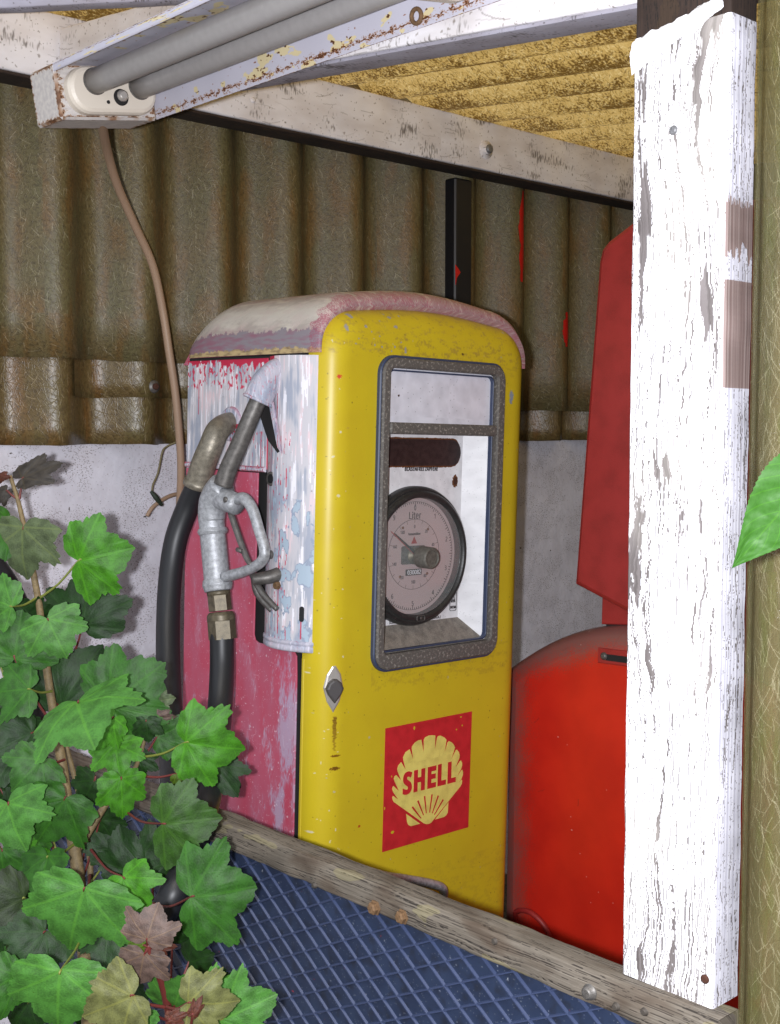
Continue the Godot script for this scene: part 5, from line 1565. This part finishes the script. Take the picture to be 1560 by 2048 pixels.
	M.lock = mat("dark lock knob", c8(72, 68, 68), 0.55)
	var wear := tx(paint(512, 512, func(u, v):
		var s: float = nb.get_noise_2d(u * 130, v * 130)
		return Color(1, 1, 1).lerp(Color(0.78, 0.75, 0.72), clampf(0.15 + 0.5 * na.get_noise_2d(u * 5, v * 5) + s * 0.5, 0, 0.6))))
	M.sticker_red = tri(mat("red sticker", c8(196, 40, 46), 0.5, 0.0, wear), 6.0)
	M.sticker_yellow = tri(mat("pale yellow sticker", c8(226, 212, 112), 0.5, 0.0, wear), 6.0)
	# red cabinet: uv x = z, y = -y; grey dust with a grain of its own lies on the far shoulder
	im = paint(512, 640, func(u, v):
		var z: float = u * 1.0 - 1.8
		var y: float = 1.1 - v * 1.1
		var c := c8(202, 40, 24).lerp(c8(188, 34, 22), clampf(0.4 + na.get_noise_2d(z * 7, y * 7), 0, 1))
		var grain: float = nb.get_noise_2d(z * 260, y * 260) * 0.5 + nc.get_noise_2d(z * 22, y * 14) * 0.2
		var arc: float = 0.925 + 0.13 * (1.0 - pow(clampf((-z - 1.33) / 0.46, 0, 1), 2.0))
		var lie: float = minf((z + 1.787) / 0.09, (arc - y) / 0.06)
		if lie + grain < 1.0:
			c = c.lerp(c8(112, 94, 90), clampf((1.0 - lie - grain) * 1.05, 0, 0.8))
		return c)
	streaks(im, 46, 26, c8(130, 40, 34), 0.6, -0.9, 0.4)
	spots(im, 60, 0.4, 1.1, c8(230, 200, 196), 0.8)
	M.cabinet = mat("red enamel", Color.WHITE, 0.4, 0.0, tx(im), Vector3(1.0, 1 / 1.1, 1))
	M.cabinet.uv1_offset = Vector3(1.8, 1.0, 0)
	M.lid = tri(mat("dull red enamel", c8(152, 42, 40), 0.5, 0.0, wear), 3.0)
	M.lid_edge = tri(mat("dusty red edge", c8(128, 92, 86), 0.8, 0.0, wear), 6.0)
	M.cable = bump(mat("beige cable", c8(150, 124, 102), 0.55), speck_bump, 0.02)
	M.wire = mat("thin olive wire", c8(104, 94, 62), 0.6)
	M.tie = mat("dark green tape", c8(34, 44, 32), 0.7)
	M.red_paint = mat("spilt red paint", c8(190, 28, 22), 0.45)
	M.tar = mat("black steel", c8(22, 22, 26), 0.5)
	M.bolt = tri(mat("galvanised bolt", c8(140, 140, 142), 0.5, 0.4, speck), 20.0)
	M.rust_bolt = tri(mat("rusty bolt", c8(126, 96, 66), 0.8, 0.2, speck), 20.0)
	M.soil = bump(tri(mat("dark soil", Color.WHITE, 0.95, 0.0, tx(paint(256, 256, func(u, v): return c8(66, 54, 42).lerp(c8(92, 84, 60), clampf(0.5 + na.get_noise_2d(u * 9, v * 9) + 0.6 * nb.get_noise_2d(u * 60, v * 60), 0, 1))))), 1.0), noise_tex(61, 0.05), 1.0)
	M.concrete = tri(mat("dirty concrete", c8(112, 106, 98), 0.9, 0.0, speck), 2.0)

	# leaves: pale veins from the foot of the blade; the colour comes from each kind
	im = paint(384, 384, func(u, v):
		var x: float = (u - 0.5) * 2.4
		var y: float = (0.62 - v) * 2.0
		var best := 9.0
		for a in [0.0, 0.83, -0.83, 1.6, -1.6]:
			var d := Vector2(sin(a), cos(a))
			var along: float = x * d.x + y * d.y
			var off: float = x * d.y - y * d.x
			if along > 0.0:
				best = minf(best, absf(off) / (0.018 - 0.009 * minf(along, 1.0)))
				var side: float = fposmod(along * 7.0 - absf(off) * 5.5, 1.0)
				if absf(off) < 0.32 * along + 0.03:
					best = minf(best, 1.0 + 7.0 * absf(side - 0.5) + absf(off) * 1.2)
		var c := Color(0.82, 0.84, 0.8)
		c = c.darkened(clampf(0.1 + 0.25 * na.get_noise_2d(x * 3, y * 3) + 0.1 * nb.get_noise_2d(x * 30, y * 30), 0, 0.4))
		return c.lerp(Color(1.0, 1.0, 0.78), clampf(1.7 - best, 0, 1) * 0.42))
	spots(im, 90, 0.5, 1.8, Color(0.6, 0.55, 0.3), 0.5)
	var leaf_tex := tx(im)
	var leaf_relief := tx(im)
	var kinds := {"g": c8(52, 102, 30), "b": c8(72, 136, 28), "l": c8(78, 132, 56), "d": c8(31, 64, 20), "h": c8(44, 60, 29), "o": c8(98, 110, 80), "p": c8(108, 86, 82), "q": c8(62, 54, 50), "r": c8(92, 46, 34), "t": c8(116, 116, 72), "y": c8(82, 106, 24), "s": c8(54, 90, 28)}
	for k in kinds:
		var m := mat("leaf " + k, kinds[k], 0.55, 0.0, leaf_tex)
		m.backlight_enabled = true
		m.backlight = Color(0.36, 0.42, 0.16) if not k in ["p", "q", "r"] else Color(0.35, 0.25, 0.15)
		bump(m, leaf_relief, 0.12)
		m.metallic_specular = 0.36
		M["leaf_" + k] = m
	M.stem = tri(mat("brown stem", c8(122, 104, 70), 0.7, 0.0, speck), 10.0)
	M.stem_red = mat("red stalk", c8(92, 36, 32), 0.55)
	M.stem_green = mat("green shoot", c8(104, 112, 46), 0.55)
